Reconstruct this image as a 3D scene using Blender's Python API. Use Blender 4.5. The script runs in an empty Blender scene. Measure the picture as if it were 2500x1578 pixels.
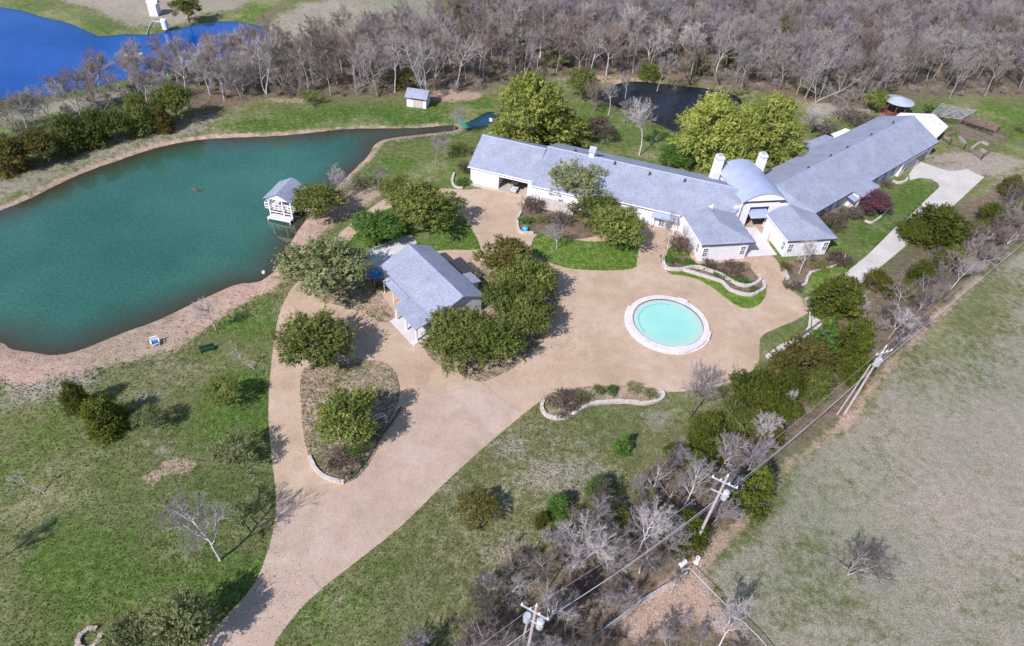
import bpy, math, random
import numpy as np
from mathutils import Vector, Matrix
from math import radians as R, sin, cos, pi

# ------------------------------------------------------------------ camera, sky, sun
SC = bpy.context.scene
COL = SC.collection
CAMH, TH, RO, F, W, H = 65.0, R(42.5), R(5.0), 1650.0, 2500.0, 1578.0
FW = Vector((0, cos(TH), -sin(TH)))
_r = Vector((1, 0, 0)); _u = _r.cross(FW)
RT = _r * cos(RO) + _u * sin(RO)
UP = -_r * sin(RO) + _u * cos(RO)
cd = bpy.data.cameras.new('camera'); cam = bpy.data.objects.new('camera', cd); COL.objects.link(cam)
cd.sensor_width = 36; cd.lens = F / W * 36; cd.clip_end = 6000; cd.clip_start = 1
cam.matrix_world = Matrix(((RT.x, UP.x, -FW.x, 0), (RT.y, UP.y, -FW.y, 0), (RT.z, UP.z, -FW.z, CAMH), (0, 0, 0, 1)))
SC.camera = cam
SAZ, SEL = R(54), R(42)
world = bpy.data.worlds.new('World'); SC.world = world; world.use_nodes = True
wn = world.node_tree; bg = wn.nodes['Background']
sky = wn.nodes.new('ShaderNodeTexSky'); sky.sky_type = 'NISHITA'; sky.sun_disc = False
sky.sun_elevation = SEL; sky.sun_rotation = math.atan2(-cos(SAZ), -sin(SAZ)) % (2 * pi)
sky.air_density = 1.0; sky.dust_density = 0.6; sky.ozone_density = 2.0
wn.links.new(sky.outputs[0], bg.inputs[0]); bg.inputs[1].default_value = 0.125
sd = bpy.data.lights.new('sun', 'SUN'); sd.energy = 4.4; sd.angle = R(0.53); sd.color = (1.0, 0.965, 0.965)
sun = bpy.data.objects.new('sun', sd); COL.objects.link(sun)
L = Vector((cos(SAZ) * cos(SEL), sin(SAZ) * cos(SEL), -sin(SEL)))
sun.rotation_mode = 'QUATERNION'; sun.rotation_quaternion = L.to_track_quat('-Z', 'Y')
sun.location = (0, 0, 120)
SC.view_settings.view_transform = 'Standard'; SC.view_settings.look = 'None'
SC.view_settings.exposure = 0.42; SC.view_settings.gamma = 1
SC.render.engine = 'CYCLES'
SC.cycles.max_bounces = 6; SC.cycles.transparent_max_bounces = 8

rng = np.random.default_rng(7)
random.seed(7)

# ------------------------------------------------------------------ photo point -> place on the land
def P(x, y, z=0.0):
    d = FW * F + RT * (x - W / 2) - UP * (y - H / 2)
    t = (CAMH - z) / (-d.z)
    return Vector((d.x * t, d.y * t, z))
DK = 2500 / 2408
def D(x, y, z=0.0): return P(x * DK, y * DK, z)
def mk(ox, oy, s): return lambda x, y, z=0.0: P(ox + x / s, oy + y / s, z)
S3 = 2.8143
KA, KB, KC = mk(0, 0, S3), mk(830, 0, S3), mk(1660, 0, S3)
KD, KE, KF = mk(0, 520, S3), mk(830, 520, S3), mk(1660, 520, S3)
KG, KH, KI = mk(0, 1038, S3), mk(830, 1038, S3), mk(1660, 1038, S3)
L4, L5, L6, L7 = mk(1100, 290, 4.75), mk(1500, 340, 4.0), mk(1950, 200, 4.344), mk(600, 380, 3.166)
M1, M2, M3 = mk(1480, 690, 7.6), mk(1640, 520, 5.733), mk(1700, 360, 6.689)
M4, M5, M6 = mk(620, 400, 9.5), mk(860, 560, 5.067), mk(2140, 240, 7.082)
M7, M8 = mk(1980, 790, 3.336), mk(1640, 1130, 3.472)
def mpp(p):      # metres per overview pixel at a place
    return (Vector(p) - Vector((0, 0, CAMH))).dot(FW) / F * DK

# ------------------------------------------------------------------ materials
def new_mat(name):
    m = bpy.data.materials.new(name); m.use_nodes = True
    nt = m.node_tree; b = nt.nodes['Principled BSDF']
    return m, nt, b
def N(nt, t, **k):
    n = nt.nodes.new(t)
    for a, v in k.items():
        if a.startswith('i_'):
            key = a[2:]; key = int(key) if key.isdigit() else key
            n.inputs[key].default_value = v
        else: setattr(n, a, v)
    return n
def noise(nt, scale, detail=4, rough=0.6, vec=None):
    n = N(nt, 'ShaderNodeTexNoise'); n.inputs['Scale'].default_value = scale
    n.inputs['Detail'].default_value = detail; n.inputs['Roughness'].default_value = rough
    if vec is not None: nt.links.new(vec, n.inputs['Vector'])
    return n.outputs['Fac']
def ramp(nt, fac, stops):
    n = N(nt, 'ShaderNodeValToRGB'); cr = n.color_ramp
    while len(cr.elements) < len(stops): cr.elements.new(0.5)
    for e, (p, c) in zip(cr.elements, stops):
        e.position = p; e.color = (*c, 1) if len(c) == 3 else c
    nt.links.new(fac, n.inputs[0]); return n.outputs[0]
def mix(nt, fac, a, b, mode='MIX'):
    n = N(nt, 'ShaderNodeMix', data_type='RGBA', blend_type=mode)
    for s, v in ((0, fac), (6, a), (7, b)):
        if hasattr(v, 'links'): nt.links.new(v, n.inputs[s])
        elif s == 0: n.inputs[0].default_value = v
        else: n.inputs[s].default_value = (*v, 1)
    return n.outputs[2]
def math_(nt, op, a, b=0.5, c=None, clamp=False):
    n = N(nt, 'ShaderNodeMath', operation=op); n.use_clamp = clamp
    for i, v in enumerate((a, b, c)):
        if v is None: continue
        if hasattr(v, 'links'): nt.links.new(v, n.inputs[i])
        else: n.inputs[i].default_value = v
    return n.outputs[0]
def bump(nt, b, h, strength=0.5, dist=0.1):
    n = N(nt, 'ShaderNodeBump'); n.inputs['Strength'].default_value = strength
    n.inputs['Distance'].default_value = dist
    nt.links.new(h, n.inputs['Height']); nt.links.new(n.outputs[0], b.inputs['Normal'])
def geo(nt): return N(nt, 'ShaderNodeNewGeometry').outputs['Position']

def mat_simple(name, c1, c2=None, scale=1.5, rough=0.7, fine=None, bstr=0.0, metal=0.0, spec=0.5, bdist=0.03):
    m, nt, b = new_mat(name); pos = geo(nt)
    c2 = c2 or tuple(v * 0.8 for v in c1)
    f = noise(nt, scale, 5, 0.65, pos)
    col = ramp(nt, f, [(0.3, c2), (0.7, c1)])
    if fine:
        g = noise(nt, fine, 3, 0.6, pos)
        col = mix(nt, 1.0, col, ramp(nt, g, [(0.25, (.62, .62, .62)), (0.75, (1.25, 1.25, 1.25))]), 'MULTIPLY')
        if bstr: bump(nt, b, g, bstr, bdist)
    nt.links.new(col, b.inputs['Base Color'])
    b.inputs['Roughness'].default_value = rough; b.inputs['Metallic'].default_value = metal
    b.inputs['Specular IOR Level'].default_value = spec
    return m

MAT = {}
MAT['wall'] = mat_simple('painted_render', (.80, .765, .80), (.70, .66, .69), 1.2, 0.75, 12, 0.25)
MAT['trim'] = mat_simple('white_trim', (.80, .78, .80), (.70, .67, .68), 2.0, 0.6)
MAT['stone'] = mat_simple('pale_limestone', (.62, .55, .52), (.42, .36, .33), 2.5, 0.85, 9, 0.5)
MAT['coping'] = mat_simple('pool_coping', (.74, .66, .68), (.60, .51, .50), 1.0, 0.8, 10, 0.2)
MAT['tile'] = mat_simple('dark_waterline_tile', (.06, .10, .13), (.10, .16, .19), 8, 0.4)
MAT['wood'] = mat_simple('weathered_wood', (.22, .16, .13), (.12, .08, .07), 3, 0.8, 20, 0.3)
MAT['redwood'] = mat_simple('red_painted_wood', (.26, .07, .06), (.17, .045, .04), 3, 0.7)
MAT['polewood'] = mat_simple('pole_wood', (.50, .42, .43), (.34, .25, .25), 2, 0.8)
MAT['metal'] = mat_simple('galvanised_metal', (.62, .63, .68), (.45, .46, .5), 4, 0.45, metal=0.3)
MAT['wire'] = mat_simple('cable', (.50, .48, .52), (.40, .38, .42), 2, 0.6)
MAT['dark'] = mat_simple('dark_trim', (.05, .045, .06), (.08, .07, .08), 4, 0.6)
MAT['floor'] = mat_simple('garage_floor', (.52, .42, .35), (.42, .34, .28), 1, 0.8)
MAT['concrete'] = mat_simple('light_concrete', (.60, .55, .52), (.47, .43, .40), 0.25, 0.9, 5, 0.3)
MAT['grey_gravel'] = mat_simple('grey_gravel', (.36, .33, .32), (.25, .23, .21), 0.8, 0.95, 6, 0.6)
MAT['patio'] = mat_simple('pale_patio', (.66, .62, .64), (.56, .52, .54), 0.6, 0.85, 8, 0.2)
MAT['blue'] = mat_simple('blue_cushion', (.03, .16, .40), (.02, .10, .25), 4, 0.6)
MAT['black'] = mat_simple('black_rubber', (.02, .02, .02), (.03, .03, .03), 4, 0.6)
MAT['greenpaint'] = mat_simple('green_paint', (.05, .28, .20), (.04, .20, .15), 3, 0.6)
MAT['ceramic'] = mat_simple('blue_ceramic', (.05, .40, .50), (.04, .30, .40), 3, 0.3)
MAT['white'] = mat_simple('white_paint', (.82, .82, .84), (.74, .73, .75), 3, 0.5)

def mat_roof():
    m, nt, b = new_mat('composition_shingle'); pos = geo(nt)
    f = noise(nt, 0.35, 5, 0.7, pos); g = noise(nt, 3.2, 3, 0.7, pos)
    col = ramp(nt, f, [(0.3, (.23, .245, .325)), (0.7, (.325, .34, .43))])
    col = mix(nt, 1.0, col, ramp(nt, g, [(0.25, (.72, .72, .74)), (0.75, (1.22, 1.22, 1.2))]), 'MULTIPLY')
    st_ = noise(nt, 0.9, 6, 0.8, pos)
    col = mix(nt, ramp(nt, st_, [(0.56, (0, 0, 0)), (0.70, (.5, .5, .5))]), col, (.19, .19, .225))
    # shingle courses step with height
    sx = N(nt, 'ShaderNodeSeparateXYZ'); nt.links.new(pos, sx.inputs[0])
    w = math_(nt, 'FRACT', math_(nt, 'MULTIPLY', sx.outputs[2], 12.0))
    line = math_(nt, 'GREATER_THAN', w, 0.86)
    col = mix(nt, math_(nt, 'MULTIPLY', line, 0.16), col, (.16, .16, .20))
    nt.links.new(col, b.inputs['Base Color']); b.inputs['Roughness'].default_value = 0.85
    bump(nt, b, g, 0.35, 0.03); return m
MAT['roof'] = mat_roof()
def mat_barrel():
    m, nt, b = new_mat('standing_seam_metal'); pos = geo(nt)
    f = noise(nt, 0.6, 4, 0.6, pos)
    col = ramp(nt, f, [(0.3, (.30, .335, .49)), (0.7, (.36, .395, .55))])
    nt.links.new(col, b.inputs['Base Color']); b.inputs['Roughness'].default_value = 0.5
    return m
MAT['barrel'] = mat_barrel()

def mat_paving(name='exposed_aggregate', cs=((.375, .265, .185), (.45, .325, .235), (.515, .39, .305))):
    m, nt, b = new_mat(name); pos = geo(nt)
    f = noise(nt, 0.12, 6, 0.65, pos); f2 = noise(nt, 0.6, 4, 0.6, pos); g = noise(nt, 7, 3, 0.7, pos)
    col = ramp(nt, f, [(0.3, cs[0]), (0.5, cs[1]), (0.7, cs[2])])
    stn = noise(nt, 0.45, 7, 0.8, pos)
    col = mix(nt, ramp(nt, stn, [(0.57, (0, 0, 0)), (0.75, (.34, .34, .34))]), col, (.22, .17, .13))
    col = mix(nt, 1.0, col, ramp(nt, f2, [(0.3, (.90, .89, .88)), (0.7, (1.06, 1.06, 1.06))]), 'MULTIPLY')
    col = mix(nt, 1.0, col, ramp(nt, g, [(0.25, (.72, .72, .72)), (0.75, (1.25, 1.25, 1.25))]), 'MULTIPLY')
    nt.links.new(col, b.inputs['Base Color']); b.inputs['Roughness'].default_value = 0.92
    bump(nt, b, g, 0.3, 0.02); return m
MAT['paving'] = mat_paving()
MAT['paving2'] = mat_paving('greyer_aggregate', ((.36, .265, .205), (.425, .315, .25), (.49, .38, .32)))

def mat_ground(name, use_attr=True, base=(1, 0, 0, 0), straw_k=.78, boost=1.0):
    m, nt, b = new_mat(name); pos = geo(nt)
    big = noise(nt, 0.035, 5, 0.6, pos); mid = noise(nt, 0.22, 6, 0.7, pos)
    clump = noise(nt, 1.0, 8, 0.82, pos); fine = noise(nt, 5.5, 4, 0.8, pos)
    if use_attr:
        at = N(nt, 'ShaderNodeAttribute', attribute_name='mix'); sp = N(nt, 'ShaderNodeSeparateColor')
        nt.links.new(at.outputs['Color'], sp.inputs[0])
        ch = [sp.outputs[0], sp.outputs[1], sp.outputs[2], at.outputs['Alpha']]
    else:
        ch = []
        for v in base:
            n = N(nt, 'ShaderNodeValue'); n.outputs[0].default_value = v; ch.append(n.outputs[0])
    wob = math_(nt, 'MULTIPLY_ADD', mid, 1.0, -0.5)
    wob2 = math_(nt, 'MULTIPLY_ADD', clump, 1.1, -0.55)
    w = math_(nt, 'ADD', wob, wob2)
    def thr(c, lo=0.3, hi=0.7):
        mr = N(nt, 'ShaderNodeMapRange', interpolation_type='SMOOTHSTEP')
        s = math_(nt, 'ADD', c, math_(nt, 'MULTIPLY', w, math_(nt, 'MULTIPLY', math_(nt, 'MINIMUM', math_(nt, 'MULTIPLY', c, 4.0), 1.0), 0.9)))
        nt.links.new(s, mr.inputs[0]); mr.inputs[1].default_value = lo; mr.inputs[2].default_value = hi
        return mr.outputs[0]
    c0 = ramp(nt, clump, [(0.30, (.06, .072, .024)), (0.5, (.15, .15, .065)), (0.70, (.29, .265, .17))])
    lush = ramp(nt, clump, [(0.30, (.030 * boost, .062 * boost, .010)), (0.5, (.085 * boost, .140 * boost, .026)), (0.68, (.20 * boost, .25 * boost, .09))])
    dry = ramp(nt, clump, [(0.28, (.19, .175, .125)), (0.5, (.29, .255, .21)), (0.72, (.39, .345, .305))])
    dirt = ramp(nt, clump, [(0.28, (.28, .185, .14)), (0.5, (.40, .28, .225)), (0.72, (.52, .40, .345))])
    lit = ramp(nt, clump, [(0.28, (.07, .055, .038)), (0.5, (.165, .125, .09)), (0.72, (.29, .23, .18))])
    big_r = ramp(nt, big, [(0.35, (.80, .88, .80)), (0.65, (1.18, 1.10, 1.12))])
    patch = noise(nt, 0.09, 5, 0.7, pos)
    col = mix(nt, thr(ch[0]), c0, lush)
    straw = ramp(nt, clump, [(0.3, (.13, .125, .06)), (0.5, (.25, .235, .13)), (0.7, (.38, .35, .24))])
    col = mix(nt, ramp(nt, patch, [(0.50, (0, 0, 0)), (0.66, (straw_k,) * 3)]), col, straw)
    col = mix(nt, thr(ch[1]), col, dry)
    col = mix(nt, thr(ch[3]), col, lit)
    col = mix(nt, thr(ch[2]), col, dirt)
    col = mix(nt, 1.0, col, big_r, 'MULTIPLY')
    col = mix(nt, 1.0, col, ramp(nt, fine, [(0.3, (.42, .44, .42)), (0.7, (1.62, 1.6, 1.58))]), 'MULTIPLY')
    nt.links.new(col, b.inputs['Base Color']); b.inputs['Roughness'].default_value = 0.95
    b.inputs['Specular IOR Level'].default_value = 0.15
    h = math_(nt, 'ADD', math_(nt, 'MULTIPLY', clump, 1.0), math_(nt, 'MULTIPLY', fine, 0.5))
    bump(nt, b, h, 0.8, 0.22); return m
MAT['ground'] = mat_ground('turf')
MAT['lawn'] = mat_ground('lawn_turf', False, (1.3, 0, 0, 0), .1, 1.25)
MAT['lawnolive'] = mat_ground('mixed_turf', False, (0.75, 0.15, 0, 0.0), .5, 1.15)
MAT['bark'] = mat_ground('bark_mulch', False, (0.2, 0.25, 0, 0.8))
MAT['tanbed'] = mat_ground('worn_bed', False, (0.25, 0.25, 0.55, 0.45), .8)

def mat_water(name, deep, edge, rough=0.12, wave=0.5, scl=1.2, mott=True, ior=1.6):
    m, nt, b = new_mat(name); pos = geo(nt)
    at = N(nt, 'ShaderNodeAttribute', attribute_name='shore')
    n1 = noise(nt, 0.035, 4, 0.6, pos); n2 = noise(nt, 2.2, 3, 0.7, pos)
    col = mix(nt, ramp(nt, n1, [(0.3, (0, 0, 0)), (0.7, (1, 1, 1))]), deep, tuple(v * 1.5 + .018 for v in deep))
    if mott: col = mix(nt, 1.0, col, ramp(nt, n2, [(0.3, (.72, .76, .78)), (0.7, (1.3, 1.25, 1.22))]), 'MULTIPLY')
    col = mix(nt, at.outputs['Fac'], col, edge)
    nt.links.new(col, b.inputs['Base Color']); b.inputs['Roughness'].default_value = rough
    b.inputs['IOR'].default_value = ior
    g = noise(nt, scl, 3, 0.6, pos); bump(nt, b, g, wave, 0.12); return m
MAT['pond'] = mat_water('turbid_teal_water', (.016, .078, .056), (.045, .036, .020), 0.05, 0.13, 0.8)
MAT['bluepond'] = mat_water('sky_tinted_water', (.002, .05, .23), (.01, .05, .12), 0.06, 0.12, 1.2, True, 1.33)  # blue of the reflected sky is painted into the base colour
MAT['creek'] = mat_water('dark_creek_water', (.004, .007, .014), (.02, .016, .012), 0.03, 0.04, 1.2, True, 1.25)
MAT['channel'] = mat_water('blue_channel_water', (.004, .04, .085), (.015, .03, .03), .05, .1, 1.2, True, 1.33)
MAT['poolwater'] = mat_water('cyan_pool_water', (.25, .50, .44), (.42, .55, .47), 0.08, 0.12, 1.5, False)
MAT['poolshelf'] = mat_simple('pool_shelf', (.50, .68, .60), (.42, .62, .56), 1.5, 0.5)
def mat_glass():
    m, nt, b = new_mat('window_glass'); b.inputs['Base Color'].default_value = (.05, .07, .11, 1)
    b.inputs['Roughness'].default_value = 0.08; return m
MAT['glass'] = mat_glass()

def mat_leaf(name, c1, c2, c3=None):
    m, nt, b = new_mat(name)
    at = N(nt, 'ShaderNodeAttribute', attribute_name='tint')
    oi = N(nt, 'ShaderNodeObjectInfo')
    c3 = c3 or c2
    col = ramp(nt, at.outputs['Fac'], [(0.0, c1), (0.6, c2), (1.0, c3)])
    hs = N(nt, 'ShaderNodeHueSaturation')
    nt.links.new(col, hs.inputs['Color'])
    mr = N(nt, 'ShaderNodeMapRange'); nt.links.new(oi.outputs['Random'], mr.inputs[0])
    mr.inputs[3].default_value = 0.82; mr.inputs[4].default_value = 1.2
    nt.links.new(mr.outputs[0], hs.inputs['Value'])
    nt.links.new(hs.outputs[0], b.inputs['Base Color'])
    b.inputs['Roughness'].default_value = 0.75; b.inputs['Specular IOR Level'].default_value = 0.2
    tr = N(nt, 'ShaderNodeBsdfTranslucent'); nt.links.new(hs.outputs[0], tr.inputs[0])
    ms = N(nt, 'ShaderNodeMixShader'); ms.inputs[0].default_value = 0.38
    nt.links.new(b.outputs[0], ms.inputs[1]); nt.links.new(tr.outputs[0], ms.inputs[2])
    nt.links.new(ms.outputs[0], nt.nodes['Material Output'].inputs[0]); return m
MAT['oak'] = mat_leaf('live_oak_leaves', (.08, .105, .018), (.215, .25, .06), (.42, .42, .15))
MAT['greyoak'] = mat_leaf('grey_green_leaves', (.10, .125, .045), (.27, .29, .13), (.44, .43, .25))
MAT['darkoak'] = mat_leaf('dark_leaves', (.055, .08, .015), (.15, .185, .042), (.29, .31, .095))
MAT['lime'] = mat_leaf('yellow_green_leaves', (.17, .20, .035), (.36, .39, .09), (.54, .55, .19))
MAT['olivew'] = mat_leaf('olive_willow_leaves', (.06, .07, .02), (.17, .18, .05), (.26, .26, .09))
MAT['cedar'] = mat_leaf('cedar_foliage', (.04, .06, .008), (.12, .145, .020), (.22, .22, .045))
MAT['bright'] = mat_leaf('bright_green_leaves', (.04, .10, .018), (.12, .22, .04), (.25, .34, .10))
MAT['bronze'] = mat_leaf('bronze_green_leaves', (.06, .055, .014), (.16, .145, .035), (.28, .21, .07))
MAT['brown'] = mat_leaf('brown_twigs', (.07, .045, .035), (.17, .12, .10), (.28, .20, .17))
MAT['purple'] = mat_leaf('purple_blossom', (.08, .045, .045), (.20, .085, .115), (.33, .15, .20))
MAT['brush'] = mat_leaf('grey_brush', (.08, .06, .05), (.20, .16, .145), (.34, .29, .27))
MAT['bark_pale'] = mat_simple('pale_bark', (.60, .54, .55), (.42, .37, .38), 3, 0.85)
MAT['bark_grey'] = mat_simple('grey_bark', (.38, .32, .31), (.24, .20, .19), 3, 0.85)
MAT['bark_dark'] = mat_simple('dark_bark', (.14, .10, .09), (.09, .065, .06), 3, 0.85)
MAT['tw_mauve'] = mat_simple('mauve_twigs', (.41, .35, .345), (.25, .21, .19), 0.15, 0.85)
MAT['tw_pale'] = mat_simple('pale_twigs', (.56, .50, .50), (.40, .35, .34), 0.2, 0.85)
MAT['tw_grey'] = mat_simple('grey_twigs', (.37, .33, .325), (.235, .20, .19), 0.15, 0.85)
MAT['tw_scrub'] = mat_simple('scrub_twigs', (.24, .18, .165), (.15, .11, .10), 0.15, 0.85)
MAT['tw_lilac'] = mat_simple('lilac_grey_twigs', (.345, .30, .33), (.22, .185, .205), 0.15, 0.85)
MAT['tw_dark'] = mat_simple('dark_twigs', (.15, .12, .12), (.10, .08, .075), 0.3, 0.85)
MAT['tw_brown'] = mat_simple('brown_twigs_bark', (.31, .235, .195), (.18, .13, .10), 0.15, 0.85)

# ------------------------------------------------------------------ object helpers
ORG = {}
def tag(o, label=None, cat=None, group=None, kind=None):
    if label: o['label'] = label
    if cat: o['category'] = cat
    if group: o['group'] = group
    if kind: o['kind'] = kind
    return o
def thing(name, label, cat, loc, group=None, rotz=0):
    o = bpy.data.objects.new(name, None); COL.objects.link(o); o.empty_display_size = 0.5
    o.location = loc; o.rotation_euler = (0, 0, rotz)
    ORG[o.name] = Vector(loc); return tag(o, label, cat, group)

class MB:
    def __init__(s): s.v = []; s.f = []
    def poly(s, pts):
        i = len(s.v); s.v += [tuple(p) for p in pts]; s.f.append(tuple(range(i, i + len(pts)))); return s
    def prism(s, pts, dz):          # pts: top polygon (3-D, counter-clockwise from above), extruded down by dz
        n = len(pts); i = len(s.v)
        a = sum(pts[k][0] * pts[(k + 1) % n][1] - pts[(k + 1) % n][0] * pts[k][1] for k in range(n))
        if a < 0: pts = pts[::-1]
        s.v += [tuple(p) for p in pts] + [(p[0], p[1], p[2] - dz) for p in pts]
        s.f.append(tuple(range(i, i + n))); s.f.append(tuple(range(i + 2 * n - 1, i + n - 1, -1)))
        for k in range(n):
            k2 = (k + 1) % n; s.f.append((i + k, i + n + k, i + n + k2, i + k2))
        return s
    def box(s, fr, u0, u1, v0, v1, z0, z1):
        return s.prism([fr(u0, v0, z1), fr(u1, v0, z1), fr(u1, v1, z1), fr(u0, v1, z1)], z1 - z0)
    def profile(s, fr, u0, u1, prof):   # prof: list of (v,z) extruded along u
        n = len(prof); i = len(s.v)
        s.v += [tuple(fr(u0, v, z)) for v, z in prof] + [tuple(fr(u1, v, z)) for v, z in prof]
        s.f.append(tuple(range(i, i + n))); s.f.append(tuple(range(i + 2 * n - 1, i + n - 1, -1)))
        for k in range(n):
            k2 = (k + 1) % n; s.f.append((i + k, i + n + k, i + n + k2, i + k2))
        return s
    def tube(s, p0, p1, r0, r1=None, n=6, cap=True):
        r1 = r0 if r1 is None else r1
        p0 = Vector(p0); p1 = Vector(p1); d = (p1 - p0).normalized()
        a = d.orthogonal().normalized(); b = d.cross(a); i = len(s.v)
        for p, r in ((p0, r0), (p1, r1)):
            for k in range(n):
                t = 2 * pi * k / n; s.v.append(tuple(p + (a * cos(t) + b * sin(t)) * r))
        for k in range(n):
            k2 = (k + 1) % n; s.f.append((i + k, i + k2, i + n + k2, i + n + k))
        if cap: s.f.append(tuple(range(i + n - 1, i - 1, -1))); s.f.append(tuple(range(i + n, i + 2 * n)))
        return s
    def build(s, name, mat, parent=None, smooth=False, kind=None):
        org = ORG.get(parent.name, Vector((0, 0, 0))) if parent else Vector((0, 0, 0))
        me = bpy.data.meshes.new(name)
        me.from_pydata([(x - org.x, y - org.y, z - org.z) for x, y, z in s.v], [], s.f)
        me.materials.append(MAT[mat] if isinstance(mat, str) else mat)
        if smooth: me.polygons.foreach_set('use_smooth', [True] * len(me.polygons))
        me.validate(); me.update()
        import bmesh
        bm = bmesh.new(); bm.from_mesh(me); bmesh.ops.recalc_face_normals(bm, faces=bm.faces); bm.to_mesh(me); bm.free()
        o = bpy.data.objects.new(name, me); COL.objects.link(o)
        if parent: o.parent = parent; ORG[o.name] = org
        if kind: o['kind'] = kind
        return o
def pieces(mb, name, mat, parent):
    """each closed piece collected in mb becomes a part of its own"""
    lab = list(range(len(mb.v)))
    def find(a):
        while lab[a] != a: lab[a] = lab[lab[a]]; a = lab[a]
        return a
    for f in mb.f:
        for k in f[1:]: lab[find(k)] = find(f[0])
    grp = {}
    for f in mb.f: grp.setdefault(find(f[0]), []).append(f)
    out = []
    for fs in grp.values():
        m = MB(); mp = {}
        for f in fs:
            nf = []
            for k in f:
                if k not in mp: mp[k] = len(m.v); m.v.append(mb.v[k])
                nf.append(mp[k])
            m.f.append(tuple(nf))
        out.append(m.build(name, mat, parent))
    return out
def frame(o, deg, rel=0):
    a = R(deg); U = (cos(a), sin(a)); V = (-U[1], U[0])
    return lambda u, v, z=0.0: Vector((o[0] + u * U[0] + v * V[0], o[1] + u * U[1] + v * V[1], z))
def np_mesh(name, verts, faces_flat, nper, mat, tint=None, smooth=False):
    me = bpy.data.meshes.new(name); nf = len(faces_flat) // nper
    me.vertices.add(len(verts)); me.vertices.foreach_set('co', np.asarray(verts, np.float32).ravel())
    me.loops.add(nf * nper); me.loops.foreach_set('vertex_index', np.asarray(faces_flat, np.int32))
    me.polygons.add(nf)
    me.polygons.foreach_set('loop_start', np.arange(0, nf * nper, nper, dtype=np.int32))
    me.polygons.foreach_set('loop_total', np.full(nf, nper, np.int32))
    if smooth: me.polygons.foreach_set('use_smooth', np.ones(nf, bool))
    me.update(calc_edges=True)
    if tint is not None:
        a = me.attributes.new('tint', 'FLOAT', 'FACE'); a.data.foreach_set('value', np.asarray(tint, np.float32))
    me.materials.append(MAT[mat] if isinstance(mat, str) else mat)
    return me
def smooth_poly(pts, n=4, closed=True):     # Catmull-Rom through the points
    out = []; m = len(pts)
    rngk = range(m) if closed else range(m - 1)
    for i in rngk:
        g = (lambda k: pts[k % m]) if closed else (lambda k: pts[min(max(k, 0), m - 1)])
        p0, p1, p2, p3 = g(i - 1), g(i), g(i + 1), g(i + 2)
        for k in range(n):
            t = k / n
            out.append(0.5 * ((2 * p1) + (p2 - p0) * t + (2 * p0 - 5 * p1 + 4 * p2 - p3) * t * t + (3 * p1 - p0 - 3 * p2 + p3) * t ** 3))
    if not closed: out.append(pts[-1])
    return out
def sheet(name, pts, z, mat, thick=0.05, kind='structure', sm=4, label=None, cat=None):
    q = smooth_poly(pts, sm) if sm else pts
    o = MB().prism([Vector((p.x, p.y, z)) for p in q], thick).build(name, mat)
    # triangulate long concave faces safely
    import bmesh
    bm = bmesh.new(); bm.from_mesh(o.data); bmesh.ops.triangulate(bm, faces=bm.faces); bm.to_mesh(o.data); bm.free()
    return tag(o, label, cat, kind=kind)

# ------------------------------------------------------------------ the land and its water
ZW, ZC = -0.5, -0.7
pond = [D(-330, 640, ZW), D(-200, 560, ZW)] + [KA(*q, ZW) for q in [(-150, 1510), (0, 1450), (200, 1370), (400, 1270), (600, 1180), (800, 1110), (1000, 1040), (1150, 1000), (1400, 960), (1700, 945), (2000, 930), (2364, 890)]] \
    + [KB(*q, ZW) for q in [(300, 885), (560, 880), (770, 862), (800, 893), (640, 915), (500, 930), (320, 955), (240, 990), (200, 1060), (90, 1170)]] \
    + [L7(*q, ZW) for q in [(800, 145), (700, 240), (590, 350), (500, 440), (430, 540), (330, 700), (230, 870), (150, 950)]] \
    + [KD(*q, ZW) for q in [(1740, 478), (1620, 490), (1500, 540), (1350, 610), (1200, 680), (1050, 750), (900, 800), (700, 880), (550, 940), (400, 975), (250, 960), (100, 940), (0, 890)]] + [D(-120, 800, ZW), D(-300, 740, ZW)]
blue = [D(-220, 40, ZW), D(-90, 8, ZW)] + [KA(*q, ZW) for q in [(0, 50), (150, 75), (300, 120), (430, 150), (520, 180), (620, 225), (700, 250), (850, 235), (1000, 238), (1150, 215), (1300, 180), (1450, 155), (1600, 150), (1750, 170), (1860, 220), (1810, 290), (1700, 350), (1450, 420), (1250, 460), (1000, 520), (800, 565), (500, 630), (300, 665), (0, 690)]] + [D(-150, 260, ZW), D(-260, 180, ZW)]
creek = [KB(*q, ZC) for q in [(1740, 660), (1850, 600), (1990, 560), (2200, 575)]] + [KC(*q, ZC) for q in [(0, 590), (200, 612), (380, 655), (420, 720), (250, 760), (100, 790)]] + [KB(*q, ZC) for q in [(2330, 905), (2200, 862), (2000, 775), (1850, 708)]]
chan = [KB(*q, ZW) for q in [(868, 893), (950, 880), (1060, 862), (1110, 800), (1020, 768), (930, 815), (862, 850)]]
PONDS = [(smooth_poly(pond, 3), ZW, 'pond', 2.2), (smooth_poly(blue, 3), ZW, 'bluepond', 2.0), (smooth_poly(creek, 3), ZC, 'creek', 1.6), (smooth_poly(chan, 3), ZW, 'channel', 1.0)]

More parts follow.
